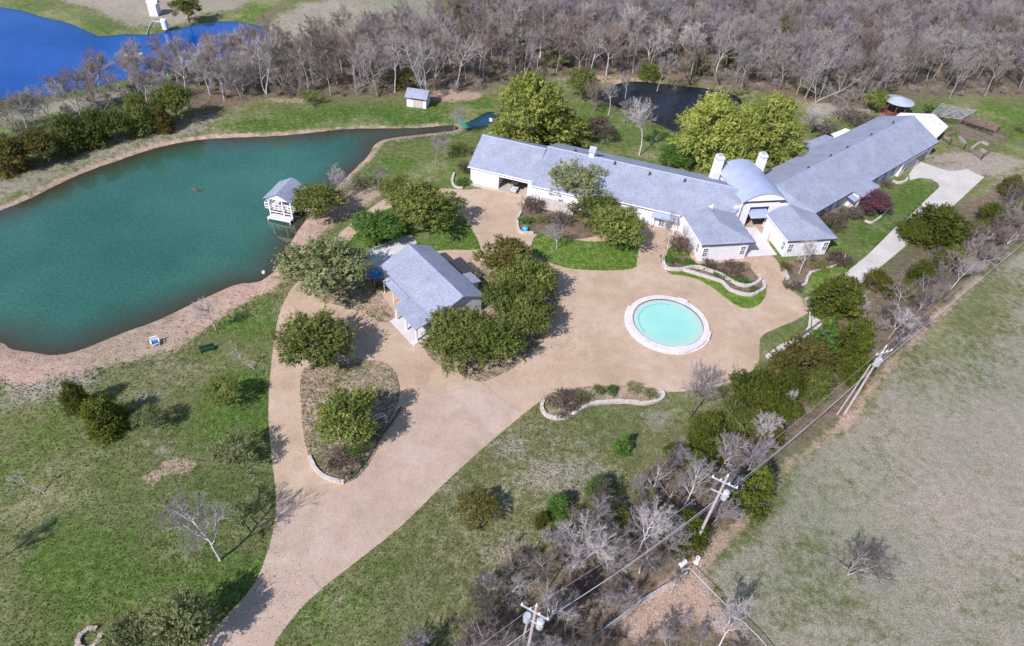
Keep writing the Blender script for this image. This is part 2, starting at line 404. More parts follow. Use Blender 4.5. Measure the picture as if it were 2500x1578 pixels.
def sdist(px, py, poly):
    A = np.array([(p.x, p.y) for p in poly]); B = np.roll(A, -1, 0)
    d2 = np.full(px.shape, 1e18); ins = np.zeros(px.shape, bool)
    for (ax, ay), (bx, by) in zip(A, B):
        ex, ey = bx - ax, by - ay; wx, wy = px - ax, py - ay
        t = np.clip((wx * ex + wy * ey) / (ex * ex + ey * ey + 1e-12), 0, 1)
        d2 = np.minimum(d2, (wx - ex * t) ** 2 + (wy - ey * t) ** 2)
        c = (ay > py) != (by > py)
        with np.errstate(divide='ignore', invalid='ignore'):
            ins ^= c & (px < (bx - ax) * (py - ay) / (by - ay + 1e-18) + ax)
    d = np.sqrt(d2); return np.where(ins, -d, d)
def inside(p, poly): return sdist(np.array([p[0]]), np.array([p[1]]), poly)[0]

def axis(lo, hi, step, far, n):
    core = np.arange(lo, hi + step, step); g = np.geomspace(step * 2, far, n).cumsum()
    g = g / g[-1] * far
    return np.concatenate([lo - g[::-1], core, core[-1] + g])
xs = axis(-200, 235, 1.0, 1500, 14); ys = axis(5, 300, 1.0, 1500, 14)
GX, GY = np.meshgrid(xs, ys); gx, gy = GX.ravel(), GY.ravel()
gz = np.zeros_like(gx); shore_d = np.full_like(gx, 99.0)
for poly, zw, _, bank in PONDS:
    s = sdist(gx, gy, poly)
    z_in = zw - 0.25 * (1 - np.exp(s / 1.0)) - np.minimum(-s, 6) * 0.2
    z_out = zw + (0 - zw) * (1 - np.exp(-s / bank))
    gz = np.where(s < 0, z_in, np.minimum(gz, z_out)); shore_d = np.minimum(shore_d, s)
hash_ = np.sin(gx * 0.11 + 1.3) * np.cos(gy * 0.09) * 0.5 + np.sin(gx * .031) * np.sin(gy * .027)
def region(polyD, soft, strength=1.0, conv=D):
    pl = [conv(*q) for q in polyD]
    s = sdist(gx, gy, pl); return strength * np.clip(0.5 - s / soft, 0, 1)
lush = np.full_like(gx, 0.5); dry = np.zeros_like(gx); dirt = np.zeros_like(gx); lit = np.zeros_like(gx)
def mx(a, b): return np.maximum(a, b)
def keep(a, b): return a * (1 - b)
FIELD = [(2500, 520), (2290, 655), (2100, 830), (2010, 985), (1860, 1080), (1830, 1190), (1720, 1290), (1640, 1340), (1800, 1540), (1900, 1700), (2900, 1700), (2900, 500)]
fld = region(FIELD, 3); dry = mx(dry, fld * .80); lush = keep(lush, fld)
for c, rx, ry, s in [((2290, 760), 170, 130, .34), ((2210, 790), 110, 90, .34), ((2340, 670), 120, 60, .42), ((2090, 900), 60, 70, .5), ((1900, 1210), 60, 80, .4), ((1850, 1390), 110, 60, .55), ((2060, 1090), 90, 30, .3), ((2330, 1420), 90, 90, .3), ((1960, 1480), 60, 80, .35)]:
    e = region([(c[0] + rx * cos(t), c[1] + ry * sin(t)) for t in np.linspace(0, 2 * pi, 14)[:-1]], 16, 1)
    lush = mx(lush, e * s); dry = dry * (1 - .38 * e)
for c, rx, ry, s in [((2190, 1040), 150, 60, 1.0), ((2230, 1230), 120, 60, .5), ((2130, 960), 60, 20, .5)]:
    e = region([(c[0] + rx * cos(t), c[1] + ry * sin(t)) for t in np.linspace(0, 2 * pi, 14)[:-1]], 12, 1)
    dry = mx(dry, e * s)
# hedgerow litter and the red dirt strip beside the field
HEDGE = [(2500, 380), (2200, 500), (2030, 680), (1930, 760), (1870, 830), (1800, 890), (1650, 960), (1560, 1080), (1420, 1190), (1240, 1330), (1130, 1440), (1100, 1600), (1900, 1600), (1640, 1340), (1720, 1280), (1830, 1180), (1860, 1080), (2010, 985), (2100, 840), (2290, 660), (2500, 520)]
hg = region(HEDGE, 5); lit = mx(lit, hg * .85); lush = keep(lush, hg * .8)
strip = region([(2300, 640), (2180, 750), (2060, 880), (2000, 960), (1900, 1050), (1850, 1080), (1730, 1220), (1600, 1330), (1490, 1430), (1440, 1480), (1500, 1520), (1640, 1470), (1760, 1520), (1660, 1350), (1760, 1230), (1880, 1085), (2010, 1000), (2080, 890), (2200, 760), (2320, 655)], 2.0)
dirt = mx(dirt, strip * .85); lit = mx(lit, strip * .6)
# woodland floor
WOOD = [(-200, 330), (0, 300), (140, 270), (300, 240), (450, 262), (520, 262), (620, 232), (800, 235), (930, 228), (1130, 222), (1180, 200), (1400, 175), (1720, 205), (1900, 240), (2060, 260), (2180, 230), (2408, 228), (2700, 235), (3000, -200), (1500, -330), (1040, -200), (1060, 30), (900, 70), (760, 90), (640, 140), (480, 200), (250, 235), (0, 270), (-200, 300)]
wd = region(WOOD, 5); lit = mx(lit, wd * .8); lush = keep(lush, wd * .9); dry = mx(dry, wd * .45)
# shores
b1 = region([(-200, 880), (0, 890), (60, 905), (200, 872), (300, 850), (420, 820), (480, 775), (560, 720), (640, 680), (690, 640), (730, 590), (760, 545), (830, 500), (900, 455), (870, 430), (760, 480), (700, 520), (600, 620), (400, 750), (0, 780), (-200, 780)], 4)
dirt = mx(dirt, b1 * .95); lush = keep(lush, b1)
b1b = region([(300, 800), (440, 740), (470, 790), (400, 840), (260, 870)], 4); dry = mx(dry, b1b * .6)
bd = region([(0, 870), (240, 850), (250, 900), (100, 960), (0, 980)], 8); dry = mx(dry, bd * .8)
north = (shore_d > -1) & (shore_d < 2.2)
sm_ = sdist(gx, gy, PONDS[0][0]); sb_ = sdist(gx, gy, PONDS[1][0])
nd = np.maximum(np.clip(1 - np.abs(sm_ - .6) / 2.0, 0, 1), .35 * np.clip(1 - np.abs(sb_ - .4) / 1.2, 0, 1))
dirt = mx(dirt, nd * .75); dry = mx(dry, nd * .6)
nb = region([(-200, 470), (0, 420), (150, 365), (300, 310), (450, 265), (520, 262), (540, 300), (400, 335), (250, 380), (100, 440), (0, 480), (-200, 540)], 4)
dry = mx(dry, nb * .55); lush = keep(lush, nb * .5); lit = mx(lit, nb * .3)
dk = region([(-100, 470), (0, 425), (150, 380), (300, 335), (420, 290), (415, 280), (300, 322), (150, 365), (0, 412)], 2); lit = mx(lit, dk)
gb = region([(500, 290), (640, 268), (800, 255), (1000, 255), (1150, 228), (1155, 250), (1080, 285), (940, 290), (700, 298), (560, 305)], 3)
lush = mx(lush, gb * 1.5); dry = keep(dry, gb); lit = keep(lit, gb); dirt = keep(dirt, gb * .7)
# berm between the ponds and the far bank
bm_ = region([(-200, 280), (0, 255), (150, 232), (350, 190), (520, 155), (600, 140), (560, 170), (400, 215), (200, 262), (0, 290)], 4)
dry = mx(dry, bm_ * .75); lit = keep(lit, bm_ * .7); lush = mx(lush, bm_ * .35)
fb = region([(140, 0), (220, 20), (300, 60), (420, 58), (480, 30), (560, 20), (640, -60), (300, -120), (0, -60)], 6)
dry = mx(dry, fb * 1.0); lush = keep(lush, fb * .9); dirt = mx(dirt, fb * .35)
fb2 = region([(600, 60), (700, 5), (900, -20), (1040, -20), (1000, 60), (880, 80), (740, 90), (650, 120)], 6)
dry = mx(dry, fb2 * .65); lit = keep(lit, fb2)
tr = region([(585, 62), (600, 64), (680, 10), (662, 5)], 2); lit = mx(lit, tr * .9); lush = mx(lush, region([(520, 60), (585, 60), (660, 5), (620, 0)], 4))
# lawn details
for c, rx, ry, at, s, sf in [((420, 1095), 48, 18, 'dirt', 1.0, 1.4), ((355, 1127), 22, 12, 'dirt', 1.0, 1.2), ((118, 1102), 10, 6, 'dirt', .9, 1), ((105, 1160), 8, 6, 'dry', .9, 1), ((15, 1370), 60, 60, 'dry', .6, 6), ((70, 1335), 30, 10, 'dry', .5, 4),
                         ((380, 1060), 60, 40, 'dry', .5, 5), ((560, 1230), 60, 60, 'dry', .35, 6), ((200, 1220), 150, 60, 'dry', .30, 10), ((340, 930), 110, 60, 'dry', .45, 8), ((410, 870), 90, 40, 'dry', .55, 6), ((600, 1180), 30, 120, 'dry', .5, 5),
                         ((592, 855), 22, 10, 'dirt', .7, 1.5), ((560, 960), 90, 90, 'lush', 1.15, 7), ((570, 740), 80, 50, 'lush', 1.15, 6), ((600, 1400), 220, 120, 'lush', .95, 15), ((200, 1350), 260, 170, 'lush', .8, 15), ((120, 1050), 120, 60, 'lush', .75, 10),
                         ((800, 1440), 130, 80, 'lush', .95, 8), ((920, 1340), 60, 30, 'lush', 1.1, 5), ((1210, 1050), 70, 60, 'dry', .6, 6), ((1050, 1150), 60, 60, 'dry', .5, 5), ((1180, 1290), 110, 50, 'dry', .7, 8), ((1330, 1120), 130, 60, 'dry', .8, 8), ((1470, 1000), 130, 40, 'lush', .55, 6),
                         ((1190, 1300), 20, 12, 'dirt', .8, 2), ((1450, 960), 100, 20, 'dry', .3, 4), ((1550, 990), 60, 40, 'dry', .6, 4), ((1000, 1450), 150, 50, 'dry', .5, 10),
                         ((940, 400), 90, 40, 'lush', .9, 6), ((1060, 400), 60, 50, 'lush', .8, 6), ((1410, 300), 90, 40, 'lush', .85, 6), ((1560, 330), 60, 50, 'lush', .8, 6), ((1130, 290), 60, 20, 'lush', .7, 4),
                         ((2360, 290), 90, 38, 'lush', 1.3, 4), ((2290, 385), 120, 30, 'dry', .9, 5), ((2220, 385), 40, 10, 'lush', .5, 4), ((2150, 470), 40, 50, 'lush', 1.0, 3), ((2060, 540), 60, 50, 'lush', .85, 4), ((1960, 640), 60, 40, 'lush', .7, 4), ((1980, 250), 90, 30, 'dry', .8, 6), ((1840, 850), 60, 30, 'dry', .4, 3),
                         ((2380, 420), 70, 40, 'dry', .5, 6), ((2290, 560), 120, 80, 'dry', .4, 6), ((690, 700), 30, 60, 'dirt', .5, 4), ((830, 445), 50, 30, 'lit', .6, 4), ((1420, 185), 150, 12, 'dirt', .5, 3), ((1060, 225), 80, 14, 'dirt', .8, 3), ((680, 236), 60, 10, 'dirt', .6, 3), ((2090, 262), 30, 12, 'dirt', .8, 2)]:
    e = region([(c[0] + rx * cos(t), c[1] + ry * sin(t)) for t in np.linspace(0, 2 * pi, 14)[:-1]], sf, 1)
    if at == 'lush': lush = mx(lush, e * s); dry = keep(dry, e * .5); lit = keep(lit, e * .5)
    elif at == 'dry': dry = mx(dry, e * s); lush = keep(lush, e * s * .5)
    elif at == 'dirt': dirt = mx(dirt, e * s); lush = keep(lush, e * s)
    else: lit = mx(lit, e * s)
slope = region([(1270, 965), (1180, 1050), (1060, 1160), (960, 1280), (900, 1400), (1000, 1460), (1130, 1400), (1260, 1270), (1420, 1120), (1600, 1010), (1560, 960), (1400, 990)], 10); dry = mx(dry, slope * .42); lush = keep(lush, slope * .5)
edge = region([(1285, 940), (1200, 1005), (1100, 1095), (950, 1240), (990, 1240), (1110, 1150), (1200, 1060), (1290, 990)], 3)
lit = mx(lit, edge * .45); dry = mx(dry, edge * .4)
nx, ny = len(xs), len(ys)
idx = np.arange(nx * ny).reshape(ny, nx)
q = np.stack([idx[:-1, :-1], idx[:-1, 1:], idx[1:, 1:], idx[1:, :-1]], -1).reshape(-1)
gme = np_mesh('ground', np.stack([gx, gy, gz], 1), q, 4, 'ground', smooth=True)
ca = gme.color_attributes.new('mix', 'FLOAT_COLOR', 'POINT')
ca.data.foreach_set('color', np.stack([lush, dry, dirt, lit], 1).astype(np.float32).ravel())
ground = bpy.data.objects.new('ground', gme); COL.objects.link(ground); tag(ground, kind='structure')

for poly, zw, mt, bank in PONDS:
    px = np.array([p.x for p in poly]); py = np.array([p.y for p in poly])
    st = 1.5
    wx = np.arange(px.min() - 3, px.max() + 3, st); wy = np.arange(py.min() - 3, py.max() + 3, st)
    WX, WY = np.meshgrid(wx, wy); s = sdist(WX.ravel(), WY.ravel(), poly).reshape(WX.shape)
    ids = np.arange(WX.size).reshape(WX.shape)
    keepq = (np.minimum.reduce([s[:-1, :-1], s[:-1, 1:], s[1:, 1:], s[1:, :-1]]) < 0.6)
    fq = np.stack([ids[:-1, :-1], ids[:-1, 1:], ids[1:, 1:], ids[1:, :-1]], -1)[keepq].reshape(-1)
    me = np_mesh('water', np.stack([WX.ravel(), WY.ravel(), np.full(WX.size, zw)], 1), fq, 4, mt)
    a = me.attributes.new('shore', 'FLOAT', 'POINT')
    a.data.foreach_set('value', np.clip(1 + s.ravel() / (7.0 if mt == 'pond' else 2.0), 0, 1).astype(np.float32) ** 1.3)
    o = bpy.data.objects.new('water', me); COL.objects.link(o); tag(o, kind='structure')

# ------------------------------------------------------------------ paving
drive = [D(*q) for q in [(430, 1600), (470, 1520), (560, 1420), (603, 1365), (625, 1310), (642, 1250), (650, 1180), (643, 1110), (635, 1040), (631, 960), (636, 880), (646, 790), (660, 730), (683, 683), (715, 640), (745, 595), (785, 560), (845, 510), (905, 468), (960, 445), (1050, 444), (1100, 447), (1180, 440), (1300, 440), (1450, 450), (1600, 470), (1760, 500), (1800, 530), (1815, 600), (1850, 640)]]
drive += [KF(*q) for q in [(700, 480), (780, 545), (850, 600), (880, 690), (700, 778), (620, 812), (550, 865), (545, 1000), (500, 1080), (400, 1150)]]
drive += [D(*q) for q in [(1740, 898), (1660, 915), (1590, 922), (1500, 918), (1400, 912), (1320, 920), (1285, 935), (1262, 950), (1200, 1000), (1130, 1060), (1040, 1142), (950, 1232), (850, 1312), (760, 1382), (700, 1440), (648, 1510), (600, 1600)]]
sheet('driveway', drive, 0.03, 'paving', 0.25, sm=2)
road = [L6(*q) for q in [(1080, 1520), (1200, 1400), (1330, 1270), (1460, 1150), (1495, 1110), (1470, 1070), (1400, 1030), (1280, 1020), (1180, 1045), (1170, 980), (1210, 920), (1300, 850), (1480, 915), (1580, 945), (1680, 945), (1790, 925), (1880, 975), (1970, 1010), (1750, 1215), (1600, 1350), (1350, 1560)]]
road += [KF(*q) for q in [(1250, 480), (1090, 640), (980, 760), (890, 850), (780, 900), (700, 950), (600, 1010), (585, 980), (700, 900), (830, 850), (880, 780), (890, 690), (855, 588), (1000, 525), (1060, 490), (1130, 420), (1300, 280), (1420, 160), (1500, 80)]]
sheet('path', road, 0.022, 'concrete', 0.2, sm=0)
# control joints cut in the driveway
for i, (a, b) in enumerate([((1130, 900), (1262, 1000)), ((860, 905), (1030, 905))]): pass
jm = MB()
def strip_line(pts, w, z, t=0.01):
    m = MB()
    for a, b in zip(pts[:-1], pts[1:]):
        n = Vector((-(b - a).y, (b - a).x, 0)).normalized() * w / 2
        m.prism([Vector((p.x, p.y, z)) for p in (a - n, b - n, b + n, a + n)], t)
    return m
lower = [KE(960, 1160), KE(1240, 1375)] + [D(*q) for q in [(1198, 1001), (1130, 1059), (1040, 1140), (950, 1230), (850, 1310), (760, 1380), (700, 1438), (648, 1507), (600, 1599), (432, 1599), (472, 1521), (562, 1421), (605, 1366), (628, 1310), (645, 1250), (653, 1180), (720, 1190), (810, 1150), (900, 1060)]] + [KE(560, 1290)]
sheet('driveway', lower, 0.0345, 'paving2', 0.02, sm=0)
for q in [[KE(960, 1160), KE(1240, 1375)], [KE(900, 1180), KE(560, 1290)], [KF(470, 655), KF(520, 740), KF(545, 880)], [KF(0, 540), KF(40, 300)]]:
    o = strip_line(q, 0.07, 0.04).build('expansion_joint', 'grey_gravel'); tag(o, kind='structure')
o = strip_line([KG(2140, 1045), KG(2215, 1135)], .16, 0.042).build('drain_slot', 'grey_gravel'); tag(o, kind='structure')

# lawns and beds lying in the paving
_bedn = [0]
def bed(name, pts, mt, z=0.09, sm=3):
    _bedn[0] += 1; return sheet(name, pts, z + .005 * _bedn[0], mt, 0.15, sm=sm)
lawnC = [D(*q) for q in [(1265, 552), (1330, 562), (1400, 570), (1470, 560), (1500, 570), (1497, 612), (1488, 632), (1420, 637), (1340, 632), (1285, 615), (1250, 590)]]
bed('lawn', lawnC, 'lawn', 0.10)
barkbed = [L4(*q) for q in [(810, 1100), (780, 1200), (790, 1310), (870, 1340), (980, 1340), (1120, 1370), (1300, 1400), (1480, 1400), (1700, 1360), (1900, 1300), (2050, 1230), (2160, 1200), (2150, 1000), (1700, 900), (1200, 800), (1050, 850), (900, 900), (850, 1000)]]
bed('garden_bed', barkbed, 'bark', 0.08)
lawnN = [D(*q) for q in [(800, 600), (840, 548), (900, 500), (960, 470), (1010, 465), (1050, 478), (1085, 505), (1112, 545), (1128, 580), (1120, 588), (1060, 588), (1010, 590), (960, 575), (900, 590), (850, 615)]]
bed('lawn', lawnN, 'lawnolive', 0.08)
oakbed = [D(*q) for q in [(1120, 640), (1160, 600), (1230, 590), (1290, 620), (1310, 680), (1300, 760), (1240, 840), (1170, 885), (1120, 898), (1080, 880), (1020, 850), (1000, 810), (1040, 760), (1100, 740)]]
bed('garden_bed', oakbed, 'tanbed', 0.08)
island = [D(*q) for q in [(712, 872), (708, 950), (715, 1030), (733, 1085), (765, 1118), (808, 1137), (845, 1118), (880, 1070), (905, 1010), (933, 950), (938, 905), (915, 862), (860, 848), (770, 855)]]
bed('garden_bed', island, 'tanbed', 0.08)
westyard = [D(*q) for q in [(730, 640), (800, 600), (850, 620), (880, 660), (900, 700), (925, 740), (900, 760), (860, 740), (800, 720), (740, 700)]]
bed('garden_bed', westyard, 'tanbed', 0.08)
sb2 = [KE(*q) for q in [(1400, 1290), (1395, 1340), (1420, 1385), (1480, 1405), (1550, 1402), (1600, 1385), (1660, 1345), (1740, 1308), (1860, 1298), (1980, 1298), (2090, 1308), (2175, 1290), (2208, 1262), (2180, 1222), (2050, 1195), (1850, 1190), (1700, 1195), (1560, 1215), (1450, 1240)]]
bed('garden_bed', sb2, 'tanbed', 0.04, 3)
sbed = [M2(*q) for q in [(-90, 560), (-130, 700), (-60, 820), (0, 860), (150, 880), (350, 930), (500, 1010), (650, 1110), (800, 1230), (950, 1320), (1080, 1340), (1200, 1300), (1280, 1220), (1320, 1120), (1300, 1040), (1240, 940), (1180, 880), (1100, 780), (1030, 690), (340, 720), (250, 560), (100, 400)]]
bed('garden_bed', sbed, 'lawn', 0.09, 2)
sbark = [M2(*q) for q in [(-60, 640), (-60, 760), (0, 810), (150, 825), (350, 860), (500, 900), (700, 960), (800, 1080), (950, 1140), (1100, 1160), (1220, 1120), (1290, 1060), (1255, 960), (1180, 900), (1080, 760), (1030, 700), (340, 730), (200, 600)]]
bed('garden_bed', sbark, 'bark', 0.12, 2)
rbed = [M2(*q) for q in [(1560, 690), (1570, 820), (1620, 930), (1680, 1060), (1770, 1130), (1850, 1180), (2000, 1110), (2160, 1050), (2300, 950), (2450, 800), (2500, 600), (2420, 420), (2300, 420), (2120, 600), (1800, 640)]]
bed('lawn', rbed, 'lawnolive', 0.09, 2)
rbark = [M2(*q) for q in [(1570, 700), (1590, 830), (1650, 960), (1760, 1030), (1850, 1010), (1900, 900), (2000, 850), (2200, 790), (2380, 700), (2420, 520), (2200, 560), (2100, 600), (1800, 640)]]
bed('garden_bed', rbark, 'bark', 0.12, 2)

# ------------------------------------------------------------------ stone edgings (each a low wall)
def ribbon_wall(pts, w, h, label, base=0.0, sm=5, mat='stone', group='low stone edgings round the planting beds', name='stone_edging'):
    q = smooth_poly(pts, sm, closed=False); m = MB(); n = len(q); lf = []; rt = []
    for i in range(n):
        t = (q[min(i + 1, n - 1)] - q[max(i - 1, 0)]); t.z = 0; t.normalize(); nn = Vector((-t.y, t.x, 0)) * w / 2
        jit = 1 + 0.12 * random.uniform(-1, 1)
        lf.append(q[i] + nn * jit); rt.append(q[i] - nn * jit)
    i0 = len(m.v)
    for a, b in zip(lf, rt):
        hz = base + h * random.uniform(.9, 1.08)
        m.v += [(a.x, a.y, 0), (a.x, a.y, hz), (b.x, b.y, hz), (b.x, b.y, 0)]
    for k in range(n - 1):
        a, b = k * 4, k * 4 + 4
        for j in range(3): m.f.append((a + j, a + j + 1, b + j + 1, b + j))
    m.f += [(0, 3, 2, 1), (4 * n - 4, 4 * n - 3, 4 * n - 2, 4 * n - 1)]
    o = m.build(name, mat); return tag(o, label, 'stone edging', group)
G_ED = 'low stone edgings round the planting beds'
ribbon_wall([KE(*q) for q in [(1400, 1290), (1385, 1340), (1410, 1390), (1470, 1415), (1540, 1412), (1590, 1395), (1660, 1350), (1740, 1315), (1860, 1305), (1980, 1305), (2090, 1315), (2180, 1295), (2218, 1265), (2210, 1235), (2170, 1225)]], .45, .4, 'pale stone edging curling along the grass side of the bed south of the fountain')
ribbon_wall([M2(*q) for q in [(-125, 640), (-115, 740), (-60, 800), (40, 815), (150, 810), (260, 780), (400, 790), (520, 830), (640, 870), (750, 930), (850, 990), (960, 1035), (1070, 1045), (1150, 1020), (1220, 970), (1215, 900)]], .42, .5, 'upper curving stone edging in front of the left front wing', .1)
ribbon_wall([M2(*q) for q in [(150, 815), (300, 860), (450, 905), (600, 950), (700, 990), (790, 1080), (880, 1125), (1000, 1160), (1120, 1165), (1220, 1120), (1290, 1060), (1270, 980)]], .42, .45, 'lower S-shaped stone edging above the grass border of the round court', .1)
ribbon_wall([M2(*q) for q in [(1565, 800), (1610, 920), (1660, 990), (1740, 1030), (1830, 1035), (1870, 1000), (1885, 930), (1940, 850)]], .4, .4, 'stone edging hooking round the tree with the thick white trunk', .1)
ribbon_wall([M2(*q) for q in [(1940, 850), (2080, 800), (2230, 770), (2360, 700), (2430, 600)]], .3, .25, 'thin stone edging running beside the right front wing under brown shrubs', .1)
ribbon_wall([L4(*q) for q in [(815, 1090), (775, 1180), (785, 1290), (830, 1330), (960, 1335)]], .4, .3, 'pale stone edging beside the garage apron with the blue pot', .08)
ribbon_wall([D(*q) for q in [(728, 1075), (745, 1108), (775, 1128), (810, 1136)]], .4, .3, 'stone edging at the south-west tip of the island bed', .05)
ribbon_wall([KH(*q) for q in [(60, 380), (120, 330), (180, 250), (230, 170), (290, 70), (360, -20), (420, -120)]], .18, .22, 'dark edging on the driveway side of the island bed', .05, mat='dark')
ribbon_wall([L6(*q) for q in [(700, 1480), (770, 1500), (850, 1450), (920, 1390), (945, 1340)]], .3, .3, 'stone edging below the purple flowering tree', .02)
ribbon_wall([L6(*q) for q in [(985, 1060), (1060, 1080), (1130, 1060), (1145, 1030)]], .4, .4, 'short stone edging beside the right wing near the pale road', .02)
ribbon_wall([L4(*q) for q in [(40, 640), (20, 740), (60, 800), (140, 810)]], .35, .3, 'stone edging of the small bed at the left end of the garage', .02)

# ring of pale stones on the lawn
m = MB(); c = KG(620, 1470)
for k in range(26):
    if 3 <= k <= 5: continue
    a = 2 * pi * k / 26; r0, r1 = .72 + random.uniform(-.05, .05), 1.12 + random.uniform(-.07, .1)
    da = 0.105
    m.prism([Vector((c.x + r * cos(a + s), c.y + r * sin(a + s), .3 + random.uniform(-.05, .05))) for r, s in ((r0, -da), (r1, -da), (r1, da), (r0, da))], .3)
tag(m.build('stone_ring', mat_simple('pink_stone', (.46, .36, .32), (.30, .23, .20), 3, .9)), 'ring of pale pinkish stones on the lawn at the bottom edge', 'stone ring')

# ------------------------------------------------------------------ the long house
EV = 3.4
LW = frame((-10.24, 107.49), -15.2); HF = frame((29.04, 89.34), 13.5); RW = frame((50.98, 102.31), 43.0)
house = thing('house', 'long white house with grey shingle roofs and a barrel-vaulted entrance hall between its two wings', 'house', HF(14, 12, 0))
def roof_slab(name, pts, parent, t=0.16, mat='roof'):
    return MB().prism([Vector(p) for p in pts], t).build(name, mat, parent)
def window(parent, fr, u0, u1, z0, z1, v, axis='u', cols=2, rows=4, out=-1):
    """frame (white) with a divided pane in front of a wall lying along u (or v)"""
    f = fr if axis == 'u' else (lambda a, b, z=0: fr(b, a, z))
    m = MB(); w = .08; d0, d1 = sorted((v, v + out * .09))
    m.box(f, u0 - w, u0, d0, d1, z0 - w, z1 + w); m.box(f, u1, u1 + w, d0, d1, z0 - w, z1 + w)
    m.box(f, u0, u1, d0, d1, z1, z1 + w); m.box(f, u0, u1, d0, d1, z0 - w, z0)
    e0, e1 = sorted((v + out * .055, v + out * .08))
    for k in range(1, cols):
        x = u0 + (u1 - u0) * k / cols; m.box(f, x - .025, x + .025, e0, e1, z0, z1)
    for k in range(1, rows):
        z = z0 + (z1 - z0) * k / rows; wd = .07 if k * 2 == rows else .02
        m.box(f, u0, u1, *sorted((v + out * .058, v + out * .084)), z - wd, z + wd)
    fo = m.build('window', 'trim', parent)
    g0, g1 = sorted((v + out * .012, v + out * .05))
    MB().box(f, u0 + .003, u1 - .003, g0, g1, z0 + .003, z1 - .003).build('pane', 'glass', fo)
    return fo

# left wing: garage end, main range
w = MB()
w.profile(LW, .35, .5, [(.35, 0), (13.0, 0), (13.0, EV + .05), (7.0, 6.0), (.35, EV + .05)])          # gable end wall
w.box(LW, .5, 1.45, .35, .55, 0, EV); w.box(LW, 5.35, 5.75, .35, .55, 0, EV)
w.box(LW, 5.75, 11.2, .35, .55, 2.55, EV); w.box(LW, 11.2, 12.2, .35, .55, 0, EV)
w.box(LW, .5, 12.2, 12.85, 13.0, 0, EV); w.box(LW, 1.45, 5.35, .35, .55, 2.6, EV)
w.box(LW, 5.45, 5.6, .55, 9, 0, 3.2); w.box(LW, 5.6, 12.2, 8.9, 9.05, 0, 3.2)
w.build('garage_wall', 'wall', house)
MB().box(LW, .6, 12.1, -.55, 9, -.05, .08).build('garage_floor', 'floor', house)
gd = MB().box(LW, 1.46, 5.34, .40, .50, .08, 2.59).build('garage_door', 'trim', house)
mm = MB()
for k in range(4): mm.box(LW, 1.5, 5.3, .385, .40, .12 + k * .62, .70 + k * .62)
mm.build('door_panel', 'wall', gd)
w = MB(); w.profile(LW, 12.2, 43.0, [(.5, 0), (15.0, 0), (15.0, EV), (8.0, 5.95), (.5, EV)])
w.box(LW, 12.25, 24.0, -1.0, .48, 0, EV - .15)
w.build('wall', 'wall', house)
roof_slab('roof', [LW(-.05, -.0, EV), LW(12.2, -.0, EV), LW(12.2, 7.0, 6.3), LW(-.05, 7.0, 6.3)], house)
roof_slab('roof', [LW(-.05, 7.0, 6.296), LW(12.2, 7.0, 6.296), LW(12.2, 13.5, EV), LW(-.05, 13.5, EV)], house)
roof_slab('roof', [LW(12.2, -1.35, EV), LW(24, -1.35, EV), LW(24.0, 8.0, 6.32), LW(12.2, 8.0, 6.32)], house)
roof_slab('roof', [LW(24.0, -.02, EV + .004), LW(38.1, -.02, EV), LW(46.3, 8.0, 6.3), LW(24.0, 8.0, 6.3)], house)
roof_slab('roof', [LW(38.1, 0, EV), HF(9.3, 8.42, EV + .02), HF(10.58, 8.76, 4.1), LW(46.3, 8.0, 6.29)], house)
roof_slab('roof', [RW(-.4, 0, EV), RW(-3.6, 7, 6.34), HF(17.52, 8.76, 4.1), HF(18.6, 7.62, EV + .02)], house)
roof_slab('roof', [LW(12.2, 8.0, 6.30), LW(46.3, 8.0, 6.296), LW(44, 15.6, EV), LW(12.2, 15.6, EV)], house)
for a, b in ((LW(-.05, 0), 12.2),):
    MB().box(LW, -.1, 12.25, -.06, -.01, EV - .2, EV + .02).build('fascia', 'trim', house)
MB().box(LW, 24.0, 38.2, -.08, -.03, EV - .2, EV + .02).build('fascia', 'trim', house)
MB().box(LW, 12.2, 24.0, -1.42, -1.36, EV - .2, EV + .02).build('fascia', 'trim', house)
window(house, LW, 29.9, 30.9, 1.0, 2.6, .5)
window(house, LW, 35.0, 35.9, .25, 2.3, .5, rows=6); window(house, LW, 36.4, 37.3, .25, 2.3, .5, rows=6)
window(house, LW, 26.5, 27.5, 1.0, 2.6, .5)
MB().prism([LW(33.6, -.9, 2.5), LW(38.0, -.9, 2.5), LW(38.0, .5, 3.1), LW(33.6, .5, 3.1)], .12).build('awning', 'barrel', house)
ap = MB()
for u in (33.8, 37.8): ap.tube(LW(u, -.75, 0), LW(u, -.75, 2.42), .07)
pieces(ap, 'awning_post', 'trim', house)
MB().tube(LW(0, 7.0, 6.27), LW(12.2, 7.0, 6.27), .11, n=6).build('ridge_cap', 'barrel', house)
MB().tube(LW(12.2, 8.0, 6.28), LW(46.2, 8.0, 6.26), .11, n=6).build('ridge_cap', 'barrel', house)
MB().tube(RW(-3.5, 7, 6.31), RW(47, 7, 6.31), .11, n=6).build('ridge_cap', 'barrel', house)
